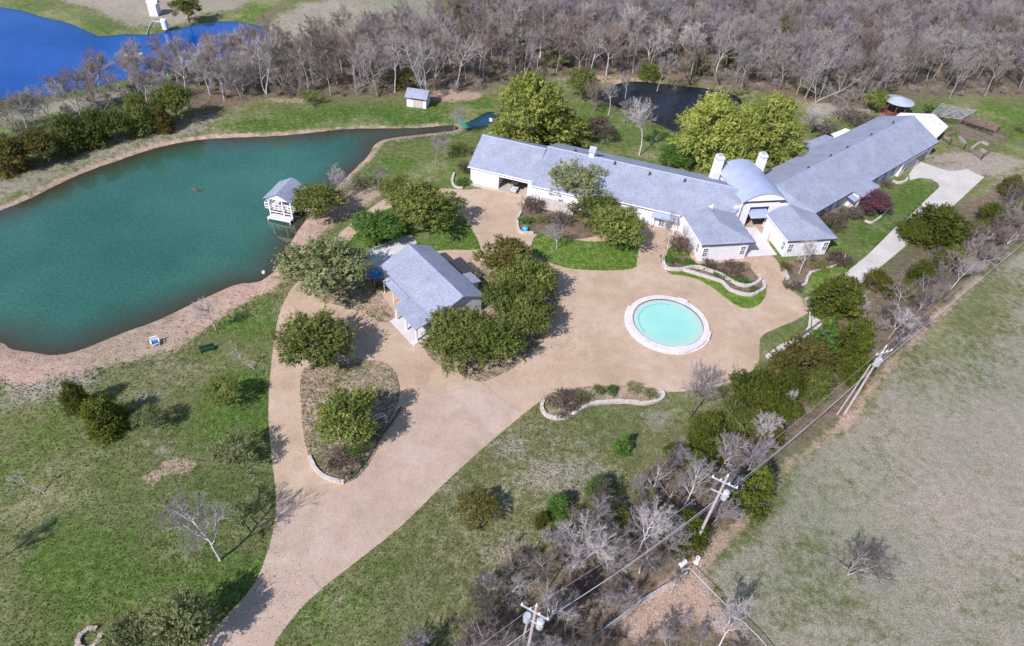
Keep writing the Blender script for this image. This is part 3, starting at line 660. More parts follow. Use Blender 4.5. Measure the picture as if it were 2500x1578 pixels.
# small chimney box on the left wing
ch = MB().box(LW, 20.0, 20.9, 7.6, 9.4, 5.6, 7.4).build('chimney', 'wall', house)
MB().prism([LW(19.85, 7.4, 7.3), LW(21.05, 7.4, 7.3), LW(21.05, 8.5, 7.95), LW(19.85, 8.5, 7.95)], .08).prism([LW(19.85, 8.5, 7.945), LW(21.05, 8.5, 7.945), LW(21.05, 9.6, 7.3), LW(19.85, 9.6, 7.3)], .08).build('chimney_cap', 'barrel', ch)
def vent(fr, u, v, z):
    m = MB(); b = fr(u, v, z); m.tube(b, b + Vector((0, 0, .28)), .12, n=8); m.tube(b + Vector((0, 0, .28)), b + Vector((.1, .1, .42)), .22, .16, n=8)
    m.box(fr, u - .22, u + .22, v - .22, v + .22, z - .15, z + .03)
    return m.build('roof_vent', 'dark', house)
for u, v in ((17.2, 8.9), (24.8, 7.4), (31.2, 6.8), (37.3, 7.0)): vent(LW, u, v, 6.3 - abs(v - 8) * .36 + .02)
for u, v in ((40.2, 8.0), (30.5, 7.7), (21.1, 7.6), (15.1, 7.6), (7.2, 7.5)): vent(RW, u, v, 6.3 - abs(v - 7) * .43)

# front wings either side of the court
def front_wing(u0, u1, back, v0, zr, wins):
    uc = (u0 + u1) / 2
    MB().box(HF, u0 + .35, u1 - .9, v0 + .3, back, 0, EV).build('wall', 'wall', house)
    roof_slab('roof', [HF(u0, v0, EV + .02), HF(u1, v0, EV + .02), HF(uc, v0 + 4.6, zr)], house)
    roof_slab('roof', [HF(u0, v0, EV + .016), HF(uc, v0 + 4.6, zr - .004), HF(uc, back + 2, zr), HF(u0, back, EV + .016)], house)
    roof_slab('roof', [HF(u1, v0, EV + .016), HF(u1, back, EV + .016), HF(uc, back + 2, zr - .004), HF(uc, v0 + 4.6, zr - .004)], house)
    MB().box(HF, u0 - .02, u1 + .02, v0 - .06, v0 - .01, EV - .24, EV - .02).build('fascia', 'dark', house)
    MB().box(HF, u0 - .06, u0 - .01, v0, back, EV - .2, EV + .03).build('fascia', 'trim', house)
    for a, b in wins: window(house, HF, a, b, 1.0, 2.5, v0 + .3)
front_wing(0, 9.35, 8.4, 0.0, 4.35, ((.7, 1.45), (7.25, 8.0)))
window(house, HF, 1.2, 1.9, 1.0, 2.5, .35, axis='v')
front_wing(14.9, 23.9, 7.6, -.2, 4.35, ((15.6, 16.4), (22.0, 22.8)))
window(house, HF, .5, 1.2, 1.0, 2.5, 15.25, axis='v')

# hall with the barrel vault
ZE, UC, HWD, RISE = 5.6, 14.15, 4.15, 1.7
RB = (HWD ** 2 + RISE ** 2) / (2 * RISE)
arc = [(UC + RB * sin(t), ZE + RISE - RB + RB * cos(t)) for t in np.linspace(-math.asin(HWD / RB), math.asin(HWD / RB), 25)]
bm_ = MB(); i0 = 0; va, vb = 8.1, 19.6
for (u, z) in arc: bm_.v += [tuple(HF(u, va, z)), tuple(HF(u, vb, z)), tuple(HF(u, vb, z - .14)), tuple(HF(u, va, z - .14))]
for k in range(len(arc) - 1):
    a, b = 4 * k, 4 * k + 4
    for j in range(4): bm_.f.append((a + j, b + j, b + (j + 1) % 4, a + (j + 1) % 4))
bm_.f += [(0, 1, 2, 3), (4 * len(arc) - 4, 4 * len(arc) - 3, 4 * len(arc) - 2, 4 * len(arc) - 1)]
br = bm_.build('barrel_roof', 'barrel', house)
ty = MB()
arcs = [(u, min(z, 99) - .15) for u, z in arc[1:-1]]
front = [HF(u, 8.3, z) for u, z in arcs] ; backp = [HF(u, 8.55, z) for u, z in arcs]
n = len(front); ty.v += [tuple(p) for p in front + backp]
ty.f.append(tuple(range(n))); ty.f.append(tuple(range(2 * n - 1, n - 1, -1)))
for k in range(n): k2 = (k + 1) % n; ty.f.append((k, n + k, n + k2, k2))
ty.build('gable_panel', 'trim', house)
ty2 = MB(); ty2.v += [tuple(HF(u, 19.0, z)) for u, z in arcs] + [tuple(HF(u, 19.3, z)) for u, z in arcs]
ty2.f = list(ty.f); ty2.build('gable_panel', 'trim', house)
cl = MB().box(HF, 10.75, 17.35, 8.85, 9.0, 4.95, 5.50).build('clerestory_window', 'glass', house)
cm = MB()
for k in range(9): cm.box(HF, 10.7 + k * .81, 10.78 + k * .81, 8.82, 8.85, 4.95, 5.5)
pieces(cm, 'mullion', 'dark', cl)
w = MB()
w.box(HF, 10.6, 17.5, 8.8, 9.1, 4.2, 4.94)                     # lintel above the opening
w.box(HF, 10.6, 12.2, 8.8, 9.1, 0, 4.2); w.box(HF, 15.9, 17.5, 8.8, 9.1, 0, 4.2)
w.box(HF, 10.6, 10.85, 9.1, 19.2, 0, 5.62); w.box(HF, 17.25, 17.5, 9.1, 19.2, 0, 5.62)
w.box(HF, 10.85, 17.25, 18.95, 19.2, 0, 5.62)
w.box(HF, 9.2, 10.58, 8.78, 9.08, 0, 4.6); w.box(HF, 17.52, 19.2, 8.78, 9.08, 0, 4.6)
w.box(HF, 10.85, 17.25, 14.0, 14.2, 0, 5.6)
w.build('hall_wall', 'wall', house)
MB().box(HF, 12.3, 15.8, 13.86, 13.98, 0.1, 3.0).build('entrance_door', 'dark', house)
MB().prism([HF(12.25, 7.7, 2.7), HF(15.85, 7.7, 2.7), HF(15.85, 10.4, 3.6), HF(12.25, 10.4, 3.6)], .12).build('entry_canopy', 'barrel', house)
for (a, b, ht) in ((8.95, 10.1, 8.7), (17.25, 18.35, 8.8)):
    c_ = MB(); c_.profile(lambda u, v, z: HF(v, u, z), 17.8, 19.2, [(a - .25, 0), (b + .1, 0), (b, ht), (a, ht)])
    c_ = c_.build('chimney', 'wall', house)
    cc = MB(); cc.box(HF, a - .1, b + .1, 17.7, 19.3, ht - .45, ht - .3); cc.box(HF, a + .1, b - .1, 17.95, 19.05, ht, ht + .2); cc.build('chimney_cap', 'metal', c_)
MB().box(HF, 10.0, 10.12, 8.2, 8.35, 0, ZE).build('downpipe', 'trim', house)
MB().box(HF, 9.3, 14.5, .6, 8.7, .03, .13).build('court_floor', 'patio', house)
gw = MB(); gw.box(HF, 9.2, 11.4, 5.0, 5.15, 0, 1.6); gw.box(HF, 13.6, 14.9, 5.0, 5.15, 0, 1.6)
pieces(gw, 'court_gate', 'trim', house)

# right wing
w = MB(); w.profile(RW, .3, 46.6, [(.5, 0), (13.1, 0), (13.1, EV), (7, 6.1), (.5, EV)])
w.box(RW, 12.5, 18.2, -1.6, .48, 0, EV - .1)
w.build('wall', 'wall', house)
roof_slab('roof', [RW(-.4, 0, EV), RW(47, 0, EV), RW(47, 7, 6.35), RW(-3.6, 7, 6.35)], house)
roof_slab('roof', [RW(-3.6, 7, 6.346), RW(47, 7, 6.346), RW(47, 13.6, EV), RW(0, 13.6, EV)], house)
roof_slab('roof', [RW(12.1, -2, EV - .1), RW(18.6, -2, EV - .1), RW(18.6, .35, EV + .1), RW(12.1, .35, EV + .1)], house, .12)
MB().box(RW, -.3, 12.0, -.07, -.02, EV - .22, EV).build('fascia', 'dark', house)
MB().box(RW, 18.7, 47.0, -.07, -.02, EV - .22, EV).build('fascia', 'dark', house)
for u in (2.5, 5.5, 8.2, 22, 25.5, 28.8): window(house, RW, u, u + 1.2, .9, 2.5, .5)
bay = MB().box(RW, 32.0, 42.5, -.0, .48, 0, 3.05).build('sun_room', 'trim', house)
for k in range(6): MB().box(RW, 32.4 + k * 1.68, 33.8 + k * 1.68, -.05, -.01, .4, 2.7).build('pane', 'glass', bay)
MB().box(RW, 43.4, 44.6, .42, .49, .1, 2.4).build('door', 'glass', house)
# little entrance at the inner side of the bump-out
MB().prism([RW(10.6, -1.6, 2.6), RW(12.2, -1.6, 2.6), RW(12.2, .4, 3.0), RW(10.6, .4, 3.0)], .1).build('awning', 'barrel', house)
MB().box(RW, 10.9, 11.9, .40, .49, .1, 2.3).build('door', 'trim', house)
# white flat terrace roof past the right end and low roofs behind
MB().prism([RW(47.2, 1.2, 2.9), RW(57.5, 2.6, 2.9), RW(61.0, 7.5, 2.9), RW(54.6, 12.2, 2.9), RW(47.2, 11.5, 2.9)], .3).build('terrace_roof', 'white', house)
w = MB()
for u, v in ((49, 2), (56.8, 3.1), (60.0, 7.4), (54.4, 11.4), (49, 11.0)): w.box(RW, u - .15, u + .15, v - .15, v + .15, 0, 2.6)
pieces(w, 'terrace_post', 'redwood', house)
tc = MB()
for u, v in ((56, 5.0), (57, 6.0), (58, 7.1), (57.2, 7.8), (56.2, 8.6), (55.2, 9.5), (56.6, 4.0)):
    tc.box(RW, u - .3, u + .3, v - .3, v + .3, 2.9, 3.02); tc.tube(RW(u, v, 3.02), RW(u, v, 3.3), .12, n=8)
pieces(tc, 'roof_cap', 'metal', house)
MB().prism([RW(20, 13.2, 2.9), RW(30, 13.2, 2.9), RW(30, 16.2, 2.7), RW(22.5, 16.6, 2.7)], .25).build('rear_roof', 'roof', house)
MB().prism([RW(31.5, 13.4, 2.6), RW(37, 13.4, 2.6), RW(37, 15.5, 2.5), RW(31.8, 15.8, 2.5)], .2).build('rear_roof', 'white', house)
w = MB(); w.box(RW, 22.4, 29.6, 13.1, 16.0, 0, 2.5); w.box(RW, 31.8, 36.8, 13.1, 15.2, 0, 2.3); pieces(w, 'rear_wall', 'wall', house)

# golf buggy parked in the open bay
def buggy(fr, u, v):
    r = thing('golf_buggy', 'small dark golf buggy parked in the open garage bay', 'golf buggy', fr(u, v, .08))
    b = MB(); b.profile(fr, u - .55, u + .55, [(v - 1.1, .35), (v + 1.0, .35), (v + 1.0, .85), (v + .3, .9), (v + .2, .6), (v - .4, .55), (v - .6, .95), (v - 1.1, .75)]); b.build('body', 'metal', r)
    s = MB().box(fr, u - .5, u + .5, v + .1, v + .6, .9, 1.05).box(fr, u - .5, u + .5, v + .55, v + .68, 1.05, 1.5).build('seat', 'dark', r)
    t = MB().box(fr, u - .6, u + .6, v - .8, v + .9, 1.85, 1.92).build('roof', 'dark', r)
    for a in (-.5, .5):
        for c in (-.7, .75): MB().tube(fr(u + a, v + c, .9), fr(u + a, v + c, 1.86), .025).build('roof_post', 'dark', r)
        for c in (-.72, .7):
            MB().tube(fr(u + a * 1.15 - .08, v + c, .33), fr(u + a * 1.15 + .08, v + c, .33), .25, n=12).build('wheel', 'black', r)
buggy(LW, 8.7, 1.0)
# stone-faced garden wall hidden partly by the tree before the house
tag(MB().box(LW, 14.6, 20.5, -2.6, -2.3, 0, 2.2).build('garden_wall', 'stone'), 'rough pale stone wall before the house beside the brown bush', 'wall')

# ------------------------------------------------------------------ pool house
PF = frame((-16.3, 81.0), -48.9)
ph = thing('pool_house', 'small white outbuilding with a grey gable roof among the oaks between pond and round court', 'outbuilding', PF(7, 0, 0))
w = MB(); w.profile(PF, .3, 13.9, [(-4.6, 0), (3.4, 0), (3.4, 2.9), (0, 4.6), (-4.6, 2.85)]); w.build('wall', 'wall', ph)
roof_slab('roof', [PF(0, -5.0, 2.85), PF(8.4, -5.0, 2.85), PF(14.3, -5.0, 2.85), PF(14.3, 0, 4.85), PF(0, 0, 4.85)], ph)
roof_slab('roof', [PF(0, 0, 4.846), PF(14.3, 0, 4.846), PF(14.3, 3.85, 2.95), PF(0, 3.85, 2.95)], ph)
roof_slab('roof', [PF(8.6, -7.7, 2.45), PF(14.2, -7.7, 2.45), PF(14.2, -4.9, 2.93), PF(8.6, -4.9, 2.93)], ph, .14)
w = MB()
for u, v in ((8.8, -7.45), (11.4, -7.45), (14.0, -7.45)): w.box(PF, u - .12, u + .12, v - .12, v + .12, 0, 2.35)
pieces(w, 'porch_post', 'trim', ph)
MB().box(PF, 8.6, 14.2, -7.6, -4.6, 0, .14).build('porch_floor', 'patio', ph)
roof_slab('awning', [PF(2.6, -6.1, 2.2), PF(8.2, -6.1, 2.2), PF(8.2, -5.02, 2.62), PF(2.6, -5.02, 2.62)], ph, .08, 'roof')
w = MB()
for u in (2.8, 5.4, 8.0): w.tube(PF(u, -6.0, 0), PF(u, -6.0, 2.15), .07)
pieces(w, 'awning_post', 'trim', ph)
roof_slab('entry_roof', [PF(8.0, 3.8, 2.75), PF(10.6, 3.8, 2.75), PF(10.6, 5.7, 2.4), PF(8.0, 5.7, 2.4)], ph, .12, 'roof')
w = MB(); w.box(PF, 8.2, 10.4, 3.42, 5.3, 0, 2.3); w.build('entry_wall', 'wall', ph)
for u in (1.5, 4.5, 10.0): window(ph, PF, u, u + 1.1, 1.0, 2.3, -4.6)
MB().box(PF, 12.1, 13.1, -4.68, -4.61, .1, 2.2).build('door', 'glass', ph)
window(ph, PF, -1.5, -.2, 1.0, 2.2, 13.9, axis='v', out=1)
# dark lattice pergola on its north side, patio slabs
pg = thing('pergola', 'low dark slatted pergola against the north side of the white outbuilding', 'pergola', PF(6, 5, 0))
w = MB()
for k in range(14): w.box(PF, 4.0 + k * .3, 4.2 + k * .3, 4.0, 6.6, 2.2, 2.3)
w.box(PF, 3.9, 8.1, 4.2, 4.3, 2.1, 2.2); w.box(PF, 3.9, 8.1, 6.2, 6.3, 2.1, 2.2); w.build('slats', 'dark', pg)
w = MB()
for u, v in ((4.1, 4.25), (7.9, 4.25), (4.1, 6.25), (7.9, 6.25)): w.box(PF, u - .06, u + .06, v - .06, v + .06, 0, 2.1)
pieces(w, 'post', 'dark', pg)
pat = [M5(*q) for q in [(110, 290), (420, 170), (700, 75), (740, 85), (800, 175), (700, 240), (480, 420), (430, 520), (330, 480), (200, 420), (100, 330)]]
sheet('patio', pat, .11, 'patio', .15, sm=0)
pat2 = [M5(*q) for q in [(470, 1140), (560, 1090), (680, 1060), (800, 1180), (820, 1400), (765, 1455)]]
sheet('patio', pat2, .12, 'patio', .15, sm=0)
bp = thing('blue_shade_stand_in', 'blue parasol on the west side of the white outbuilding under the oak', 'shade_stand_in', PF(.6, -6.2, .1))  # blue cone on a pole, standing in for bluish tree shade
c0 = PF(.4, -6.3, 0); m = MB()
for k in range(8):
    a, b = 2 * pi * k / 8, 2 * pi * (k + 1) / 8
    m.poly([(c0.x, c0.y, 2.7), (c0.x + 1.3 * cos(a), c0.y + 1.3 * sin(a), 2.2), (c0.x + 1.3 * cos(b), c0.y + 1.3 * sin(b), 2.2)])
m.poly([(c0.x + 1.3 * cos(2 * pi * k / 8), c0.y + 1.3 * sin(2 * pi * k / 8), 2.195) for k in range(7, -1, -1)])
m.build('shade_cone', 'blue', bp); MB().tube((c0.x, c0.y, 0), (c0.x, c0.y, 2.75), .04).build('pole', 'trim', bp)
c1 = M5(250, 590, .5); rr = thing('bench', 'pale blue bench in the shade west of the white outbuilding', 'bench', (c1.x, c1.y, 0))
BF = frame((c1.x, c1.y), 15)
MB().box(BF, -1.3, 1.3, -.25, .25, .4, .46).build('seat', 'metal', rr); MB().box(BF, -1.3, 1.3, .2, .27, .46, .9).build('backrest', 'metal', rr)
for s in (-1.1, 1.1): MB().box(BF, s - .05, s + .05, -.2, .2, 0, .4).build('leg', 'metal', rr)

# ------------------------------------------------------------------ round fountain pool
rim = np.array([tuple(M1(*q, .42))[:2] for q in [(490, 660), (560, 470), (700, 350), (900, 300), (1050, 305), (1250, 345), (1500, 440), (1680, 570), (560, 840), (700, 990), (900, 1110), (1150, 1185), (1400, 1190)]])
sol = np.linalg.lstsq(np.c_[2 * rim, np.ones(len(rim))], (rim ** 2).sum(1), rcond=None)[0]
PC = Vector((sol[0], sol[1], 0)); PR = math.sqrt(sol[2] + sol[0] ** 2 + sol[1] ** 2)
fp = thing('fountain_pool', 'round raised pool of cyan water with a broad pale stone rim on the driveway', 'pool', PC)
def ring(r0, r1, z0, z1, n=72, a0=0, a1=2 * pi):
    m = MB(); full = abs(a1 - a0 - 2 * pi) < 1e-6; k_ = n if full else n + 1
    for k in range(k_):
        t = a0 + (a1 - a0) * k / n
        for r, z in ((r0, z0), (r1, z0), (r1, z1), (r0, z1)): m.v.append((PC.x + r * cos(t), PC.y + r * sin(t), z))
    for k in range(n):
        a = 4 * k; b = 4 * ((k + 1) % k_)
        for j in range(4): m.f.append((a + j, b + j, b + (j + 1) % 4, a + (j + 1) % 4))
    if not full: m.f += [(0, 1, 2, 3), (4 * n, 4 * n + 1, 4 * n + 2, 4 * n + 3)]
    return m
ring(PR + .002, PR + .85, 0, .42).build('rim', 'coping', fp)
ring(PR - .06, PR, .05, .40).build('waterline_tile', 'tile', fp)
ring(PR + .86, PR + 1.15, .0, .16, 40, R(165), R(345)).build('step', 'coping', fp)
for k, a in enumerate((R(160), R(62), R(-20), R(-75))):
    ring(PR - .02, PR + 1.12, .0, .5, 8, a - .13, a + .13).build('pier', 'coping', fp)
wm = MB(); nr = 12; rs = [0] + list(np.linspace(.8, PR - .02, nr))
for r in rs[1:]:
    for k in range(64): wm.v.append((PC.x + r * cos(2 * pi * k / 64), PC.y + r * sin(2 * pi * k / 64), .20))
wm.v.append((PC.x, PC.y, .2)); ci = len(wm.v) - 1
for k in range(64): wm.f.append((k, (k + 1) % 64, ci))
for j in range(nr - 1):
    for k in range(64): wm.f.append((j * 64 + k, j * 64 + (k + 1) % 64, (j + 1) * 64 + (k + 1) % 64, (j + 1) * 64 + k))
wo = wm.build('water', 'poolwater', fp)
at = wo.data.attributes.new('shore', 'FLOAT', 'POINT')
at.data.foreach_set('value', np.array([np.clip(((Vector(v.co)).xy.length - (PR - 1.5)) / 1.0, 0, 1) for v in wo.data.vertices], np.float32))
ring(PR - .98, PR - .84, .16, .204, 60, R(80), R(215)).build('step_shadow', mat_simple('step_shadow_teal', (.03, .42, .40), (.05, .5, .46), 2, .4), fp)  # shadow cast by the pool step, painted as a darker teal arc

# ------------------------------------------------------------------ boathouse
BH = frame((-39.5, 91.9), -10.5)
bh = thing('boathouse', 'open white timber boathouse with grey roof standing in the teal pond', 'boathouse', BH(0, 2.5, 0))
for a, b in ((-2.35, 2.35),):
    for u in (-1.9, 0.55, 2.0):
        for v in (.1, 4.6): MB().box(BH, u - .09, u + .09, v - .09, v + .09, -1.6, 3.3).build('post', 'trim', bh)
roof_slab('roof', [BH(-2.5, -.4, 3.25), BH(0, -.4, 4.5), BH(0, 5.2, 4.5), BH(-2.5, 5.2, 3.25)], bh, .1)
roof_slab('roof', [BH(2.5, -.4, 3.25), BH(2.5, 5.2, 3.25), BH(0, 5.2, 4.496), BH(0, -.4, 4.496)], bh, .1)
m = MB(); m.v = [tuple(BH(*q)) for q in [(-2.3, -.1, 3.2), (2.3, -.1, 3.2), (0, -.1, 4.35), (-2.3, .05, 3.2), (2.3, .05, 3.2), (0, .05, 4.35)]]
m.f = [(0, 1, 2), (5, 4, 3), (0, 3, 4, 1), (1, 4, 5, 2), (2, 5, 3, 0)]; m.build('gable', 'trim', bh)
MB().box(BH, -2.9, 2.1, .4, 4.8, .85, .97).build('deck', 'coping', bh)
MB().box(BH, -1.9, 2.1, -.9, .4, .02, .12).build('lower_deck', 'coping', bh)
rl = MB()
for z in (1.35, 1.9):
    rl.box(BH, -2.9, 2.05, .38, .46, z, z + .09); rl.box(BH, -2.94, -2.86, .4, 4.8, z, z + .09); rl.box(BH, -2.9, 2.0, 4.72, 4.8, z, z + .09)
for u in (-2.9, -1.2, -.4, 1.2):
    rl.box(BH, u - .05, u + .05, .40, .48, .97, 1.9)
for v in (2.0, 3.4, 4.76): rl.box(BH, -2.95, -2.85, v - .05, v + .05, .97, 1.9)
rl.tube(BH(-2.9, .5, 1.0), BH(-2.9, 2.0, 1.9), .04); rl.tube(BH(-2.9, 2.0, 1.0), BH(-2.9, .5, 1.9), .04)
rl.tube(BH(-1.9, .45, 1.0), BH(-1.2, .45, 1.9), .04)
rl.build('railing', 'trim', bh)
rl = MB(); rl.box(BH, -2.0, 2.1, -.98, -.88, -.1, .14); rl.box(BH, -2.0, 2.1, -.02, .06, .7, .84); rl.tube(BH(-1.9, -.9, -1.2), BH(-1.9, -.9, .1), .1); rl.tube(BH(2.0, -.9, -1.2), BH(2.0, -.9, .1), .1); rl.build('beam', 'trim', bh)
MB().box(BH, 2.1, 5.0, 2.0, 3.3, .75, .87).build('gangway', 'coping', bh)

# ------------------------------------------------------------------ sheds, gazebo, trellis garden
c = KB(530, 740); SF = frame((c.x, c.y), -6)
s = thing('garden_shed', 'white shed with grey roof on the grass at the edge of the bare woodland', 'shed', (c.x, c.y, 0))
MB().profile(SF, -2.2, 2.0, [(-.1, 0), (3.4, 0), (3.4, 2.4), (1.6, 3.1), (-.1, 2.4)]).build('wall', 'wall', s)
roof_slab('roof', [SF(-2.5, -.7, 2.35), SF(2.3, -.7, 2.35), SF(2.3, 1.7, 3.4), SF(-2.5, 1.7, 3.4)], s, .12)
roof_slab('roof', [SF(-2.5, 1.7, 3.396), SF(2.3, 1.7, 3.396), SF(2.3, 3.9, 2.4), SF(-2.5, 3.9, 2.4)], s, .12)
MB().box(SF, -1.2, 1.5, -.16, -.11, 1.75, 2.15).build('window', 'glass', s); MB().box(SF, -.8, 1.2, -.18, -.11, .1, 1.6).build('door', 'stone', s)
c = KA(1060, 112); SF = frame((c.x, c.y), 10)
s = thing('boat_shed', 'narrow white hut with dark roof beyond the blue pond', 'shed', (c.x, c.y, 0))
MB().profile(SF, -1.0, 1.0, [(-.2, 0), (3.0, 0), (3.0, 2.6), (1.4, 3.4), (-.2, 2.6)]).build('wall', 'wall', s)
roof_slab('roof', [SF(-1.3, 1.2, 3.6), SF(1.3, 1.2, 3.6), SF(1.3, 3.4, 2.5), SF(-1.3, 3.4, 2.5)], s, .12, 'dark')
roof_slab('roof', [SF(-1.3, .6, 3.0), SF(1.3, .6, 3.0), SF(1.3, 1.2, 3.59), SF(-1.3, 1.2, 3.59)], s, .12, 'white')
c = KA(1140, 200); s = thing('water_tank', 'small upright white tank on the grass bank of the blue pond', 'tank', (c.x, c.y, 0))
MB().tube((c.x, c.y, 0), (c.x, c.y, 2.2), .75, n=16).tube((c.x, c.y, 2.2), (c.x, c.y, 2.6), .75, .25, n=16).build('body', 'white', s, smooth=False)
MB().tube((c.x, c.y, 2.6), (c.x, c.y, 2.75), .2, n=10).build('lid', 'dark', s)
a, b = KA(1050, 120, .6), KA(1005, 240, -.3); tag(MB().tube(a, b, .10).tube(KA(1050, 145, .8), KA(1130, 155, .8), .09).build('gangway_rail', 'metal'), 'thin pale rail running from the white hut down into the blue pond', 'rail')
c = KA(918, 380, -.4); s = thing('floating_dock', 'small white rectangular float on the blue pond', 'float', (c.x, c.y, -.4)); SF = frame((c.x, c.y), 4)
m = MB(); m.box(SF, -1.8, 1.8, -.9, -.55, -.6, -.1); m.box(SF, -1.8, 1.8, .55, .9, -.6, -.1); m.box(SF, -1.8, -1.4, -.55, .55, -.6, -.12); m.box(SF, 1.4, 1.8, -.55, .55, -.6, -.12); m.build('frame', 'white', s)
MB().box(SF, -1.39, 1.39, -.54, .54, -.6, -.3).build('deck', 'wood', s)
# gazebo
c = KC(1490, 765); s = thing('gazebo', 'red timber gazebo with round pale roof at the edge of the woodland', 'gazebo', (c.x, c.y, 0))
m = MB(); rg = 2.7
rc = P(2196, 244, 3.3); m.v.append((rc.x, rc.y, 4.0))
for k in range(16): m.v.append((rc.x + 3.4 * cos(2 * pi * k / 16), rc.y + 3.4 * sin(2 * pi * k / 16), 3.1))
for k in range(16): m.f.append((0, 1 + k, 1 + (k + 1) % 16))
m.f.append(tuple(range(16, 0, -1))); m.build('roof', mat_simple('pale_metal_roof', (.42, .46, .54), (.34, .38, .46), 1, .5), s)
for k in range(8):
    a = 2 * pi * (k + .5) / 8; x, y = rc.x + rg * cos(a), rc.y + rg * sin(a)
    MB().tube((x, y, 0), (x, y, 3.15), .10).build('post', 'redwood', s)
m = MB()
for k in range(8):
    a, b = 2 * pi * (k + .5) / 8, 2 * pi * (k + 1.5) / 8
    for z in (.5, 1.0): m.tube((rc.x + rg * cos(a), rc.y + rg * sin(a), z), (rc.x + rg * cos(b), rc.y + rg * sin(b), z), .05, n=4)
m.build('railing', 'redwood', s)
m = MB(); m.tube((rc.x, rc.y, 0), (rc.x, rc.y, .25), 3.1, n=16); m.build('floor', mat_simple('terracotta_deck', (.22, .10, .075), (.16, .07, .055), 2, .8), s)
for k in range(4):
    a = -2.2 + k * .7; x, y = rc.x + 1.7 * cos(a), rc.y + 1.7 * sin(a)
    MB().tube((x, y, .25), (x, y, .75), .3, .34, n=8).build('stool', 'redwood', s)
# trellis garden
def flat_grid(name, label, cat, quad, z, nu, nv, wu, wv, mat, th=.1, posts=True, group=None):
    A, B, C_, D_ = quad; o = (A + B + C_ + D_) / 4; r = thing(name, label, cat, (o.x, o.y, 0), group)
    def q(s, t): p = A.lerp(B, s).lerp(D_.lerp(C_, s), t); return Vector((p.x, p.y, z))
    m = MB()
    for i in range(nu + 1):
        s0 = i / nu; a, b = q(s0, 0), q(s0, 1); n_ = Vector((-(b - a).y, (b - a).x, 0)).normalized() * wu
        m.prism([a - n_, b - n_, b + n_, a + n_], th)
    m.build('beams', mat, r); m = MB()
    for i in range(nv + 1):
        t0 = i / nv; a, b = q(0, t0), q(1, t0); n_ = Vector((-(b - a).y, (b - a).x, 0)).normalized() * wv
        m.prism([p + Vector((0, 0, th + .003)) for p in (a - n_, b - n_, b + n_, a + n_)], th)
    m.build('slats', mat, r)
    if posts:
        for s0, t0 in ((0, 0), (1, 0), (1, 1), (0, 1), (.5, 0), (.5, 1)):
            p = q(s0, t0); MB().box(frame((p.x, p.y), 40), -.09, .09, -.09, .09, 0, z - th).build('post', 'wood', r)
    return r
flat_grid('trellis', 'weathered slatted timber trellis behind the white terrace roof', 'trellis', [M6(930, 290, 2.2), M6(1130, 90, 2.2), M6(1740, 215, 2.2), M6(1480, 360, 2.2)], 2.2, 9, 3, .13, .07, mat_simple('trellis_timber', (.44, .43, .42), (.12, .09, .09), .9, .85))
flat_grid('trellis', 'brown slatted trellis roof at the north-east edge of the kitchen garden', 'trellis', [M6(1480, 360, 1.8), M6(1640, 290, 1.8), M6(2140, 470, 1.8), M6(2060, 560, 1.8)], 1.8, 5, 5, .16, .07, mat_simple('trellis_timber_brown', (.28, .19, .15), (.10, .065, .055), 1.2, .85))
def fence_line(pts, h, label, mat='wood', rails=2, slat=.35, name='timber_fence', cat='fence'):
    o = pts[0]; r = thing(name, label, cat, (o.x, o.y, 0)); post = []
    m = MB(); ps = MB()
    for a, b in zip(pts[:-1], pts[1:]):
        a = Vector((a.x, a.y, 0)); b = Vector((b.x, b.y, 0)); L_ = (b - a).length; n = max(1, int(L_ / 2.4))
        for k in range(n + 1): p = a.lerp(b, k / n); ps.tube(p, p + Vector((0, 0, h + .1)), .08, n=4)
        for k in range(rails): z = h * (k + 1) / rails - .05; m.tube(a + Vector((0, 0, z)), b + Vector((0, 0, z)), .06, n=4)
        if slat:
            for k in range(int(L_ / slat)):
                p = a.lerp(b, (k + .5) * slat / L_); m.tube(p, p + Vector((0, 0, h * random.uniform(.9, 1))), .05, n=4)
    m.build('rails', mat, r); pieces(ps, 'post', mat, r); return r
G_F = [M6(1090, 690), M6(1250, 820), M6(1500, 890), M6(1800, 1070), M6(2280, 690), M6(2080, 600), M6(1480, 400)]
fence_line(G_F, 1.3, 'brown timber fence around the kitchen garden past the right wing')
kg = thing('raised_bed', 'long brown plank beds of the kitchen garden inside the fence', 'raised bed', M6(1700, 700))
for k, (a, b) in enumerate([((1440, 400), (2230, 700)), ((1400, 470), (2120, 760)), ((1390, 540), (1950, 770)), ((1180, 660), (1350, 600)), ((1420, 640), (1700, 730))]):
    p, q_ = M6(*a), M6(*b); n_ = Vector((-(q_ - p).y, (q_ - p).x, 0)).normalized() * .45
    MB().prism([Vector((t.x, t.y, .4)) for t in (p - n_, q_ - n_, q_ + n_, p + n_)], .4).build('planter', 'wood', kg)
for a, b in [((1420, 690), (1520, 790)), ((1640, 880), (1780, 780)), ((1810, 770), (1930, 820)), ((1160, 680), (1260, 720)), ((1800, 900), (1880, 960))]:
    p, q_ = M6(*a), M6(*b); n_ = Vector((-(q_ - p).y, (q_ - p).x, 0)).normalized() * .25
    MB().prism([Vector((t.x, t.y, .45)) for t in (p - n_, q_ - n_, q_ + n_, p + n_)], .45).build('trough', 'bark_grey', kg)
# white lattice gate by the right wing
fence_line([L6(1060, 1010), L6(1150, 930), L6(1230, 900)], 1.4, 'pale lattice screen standing by the sun room of the right wing', 'stone', 3, .3, 'lattice_screen', 'screen')

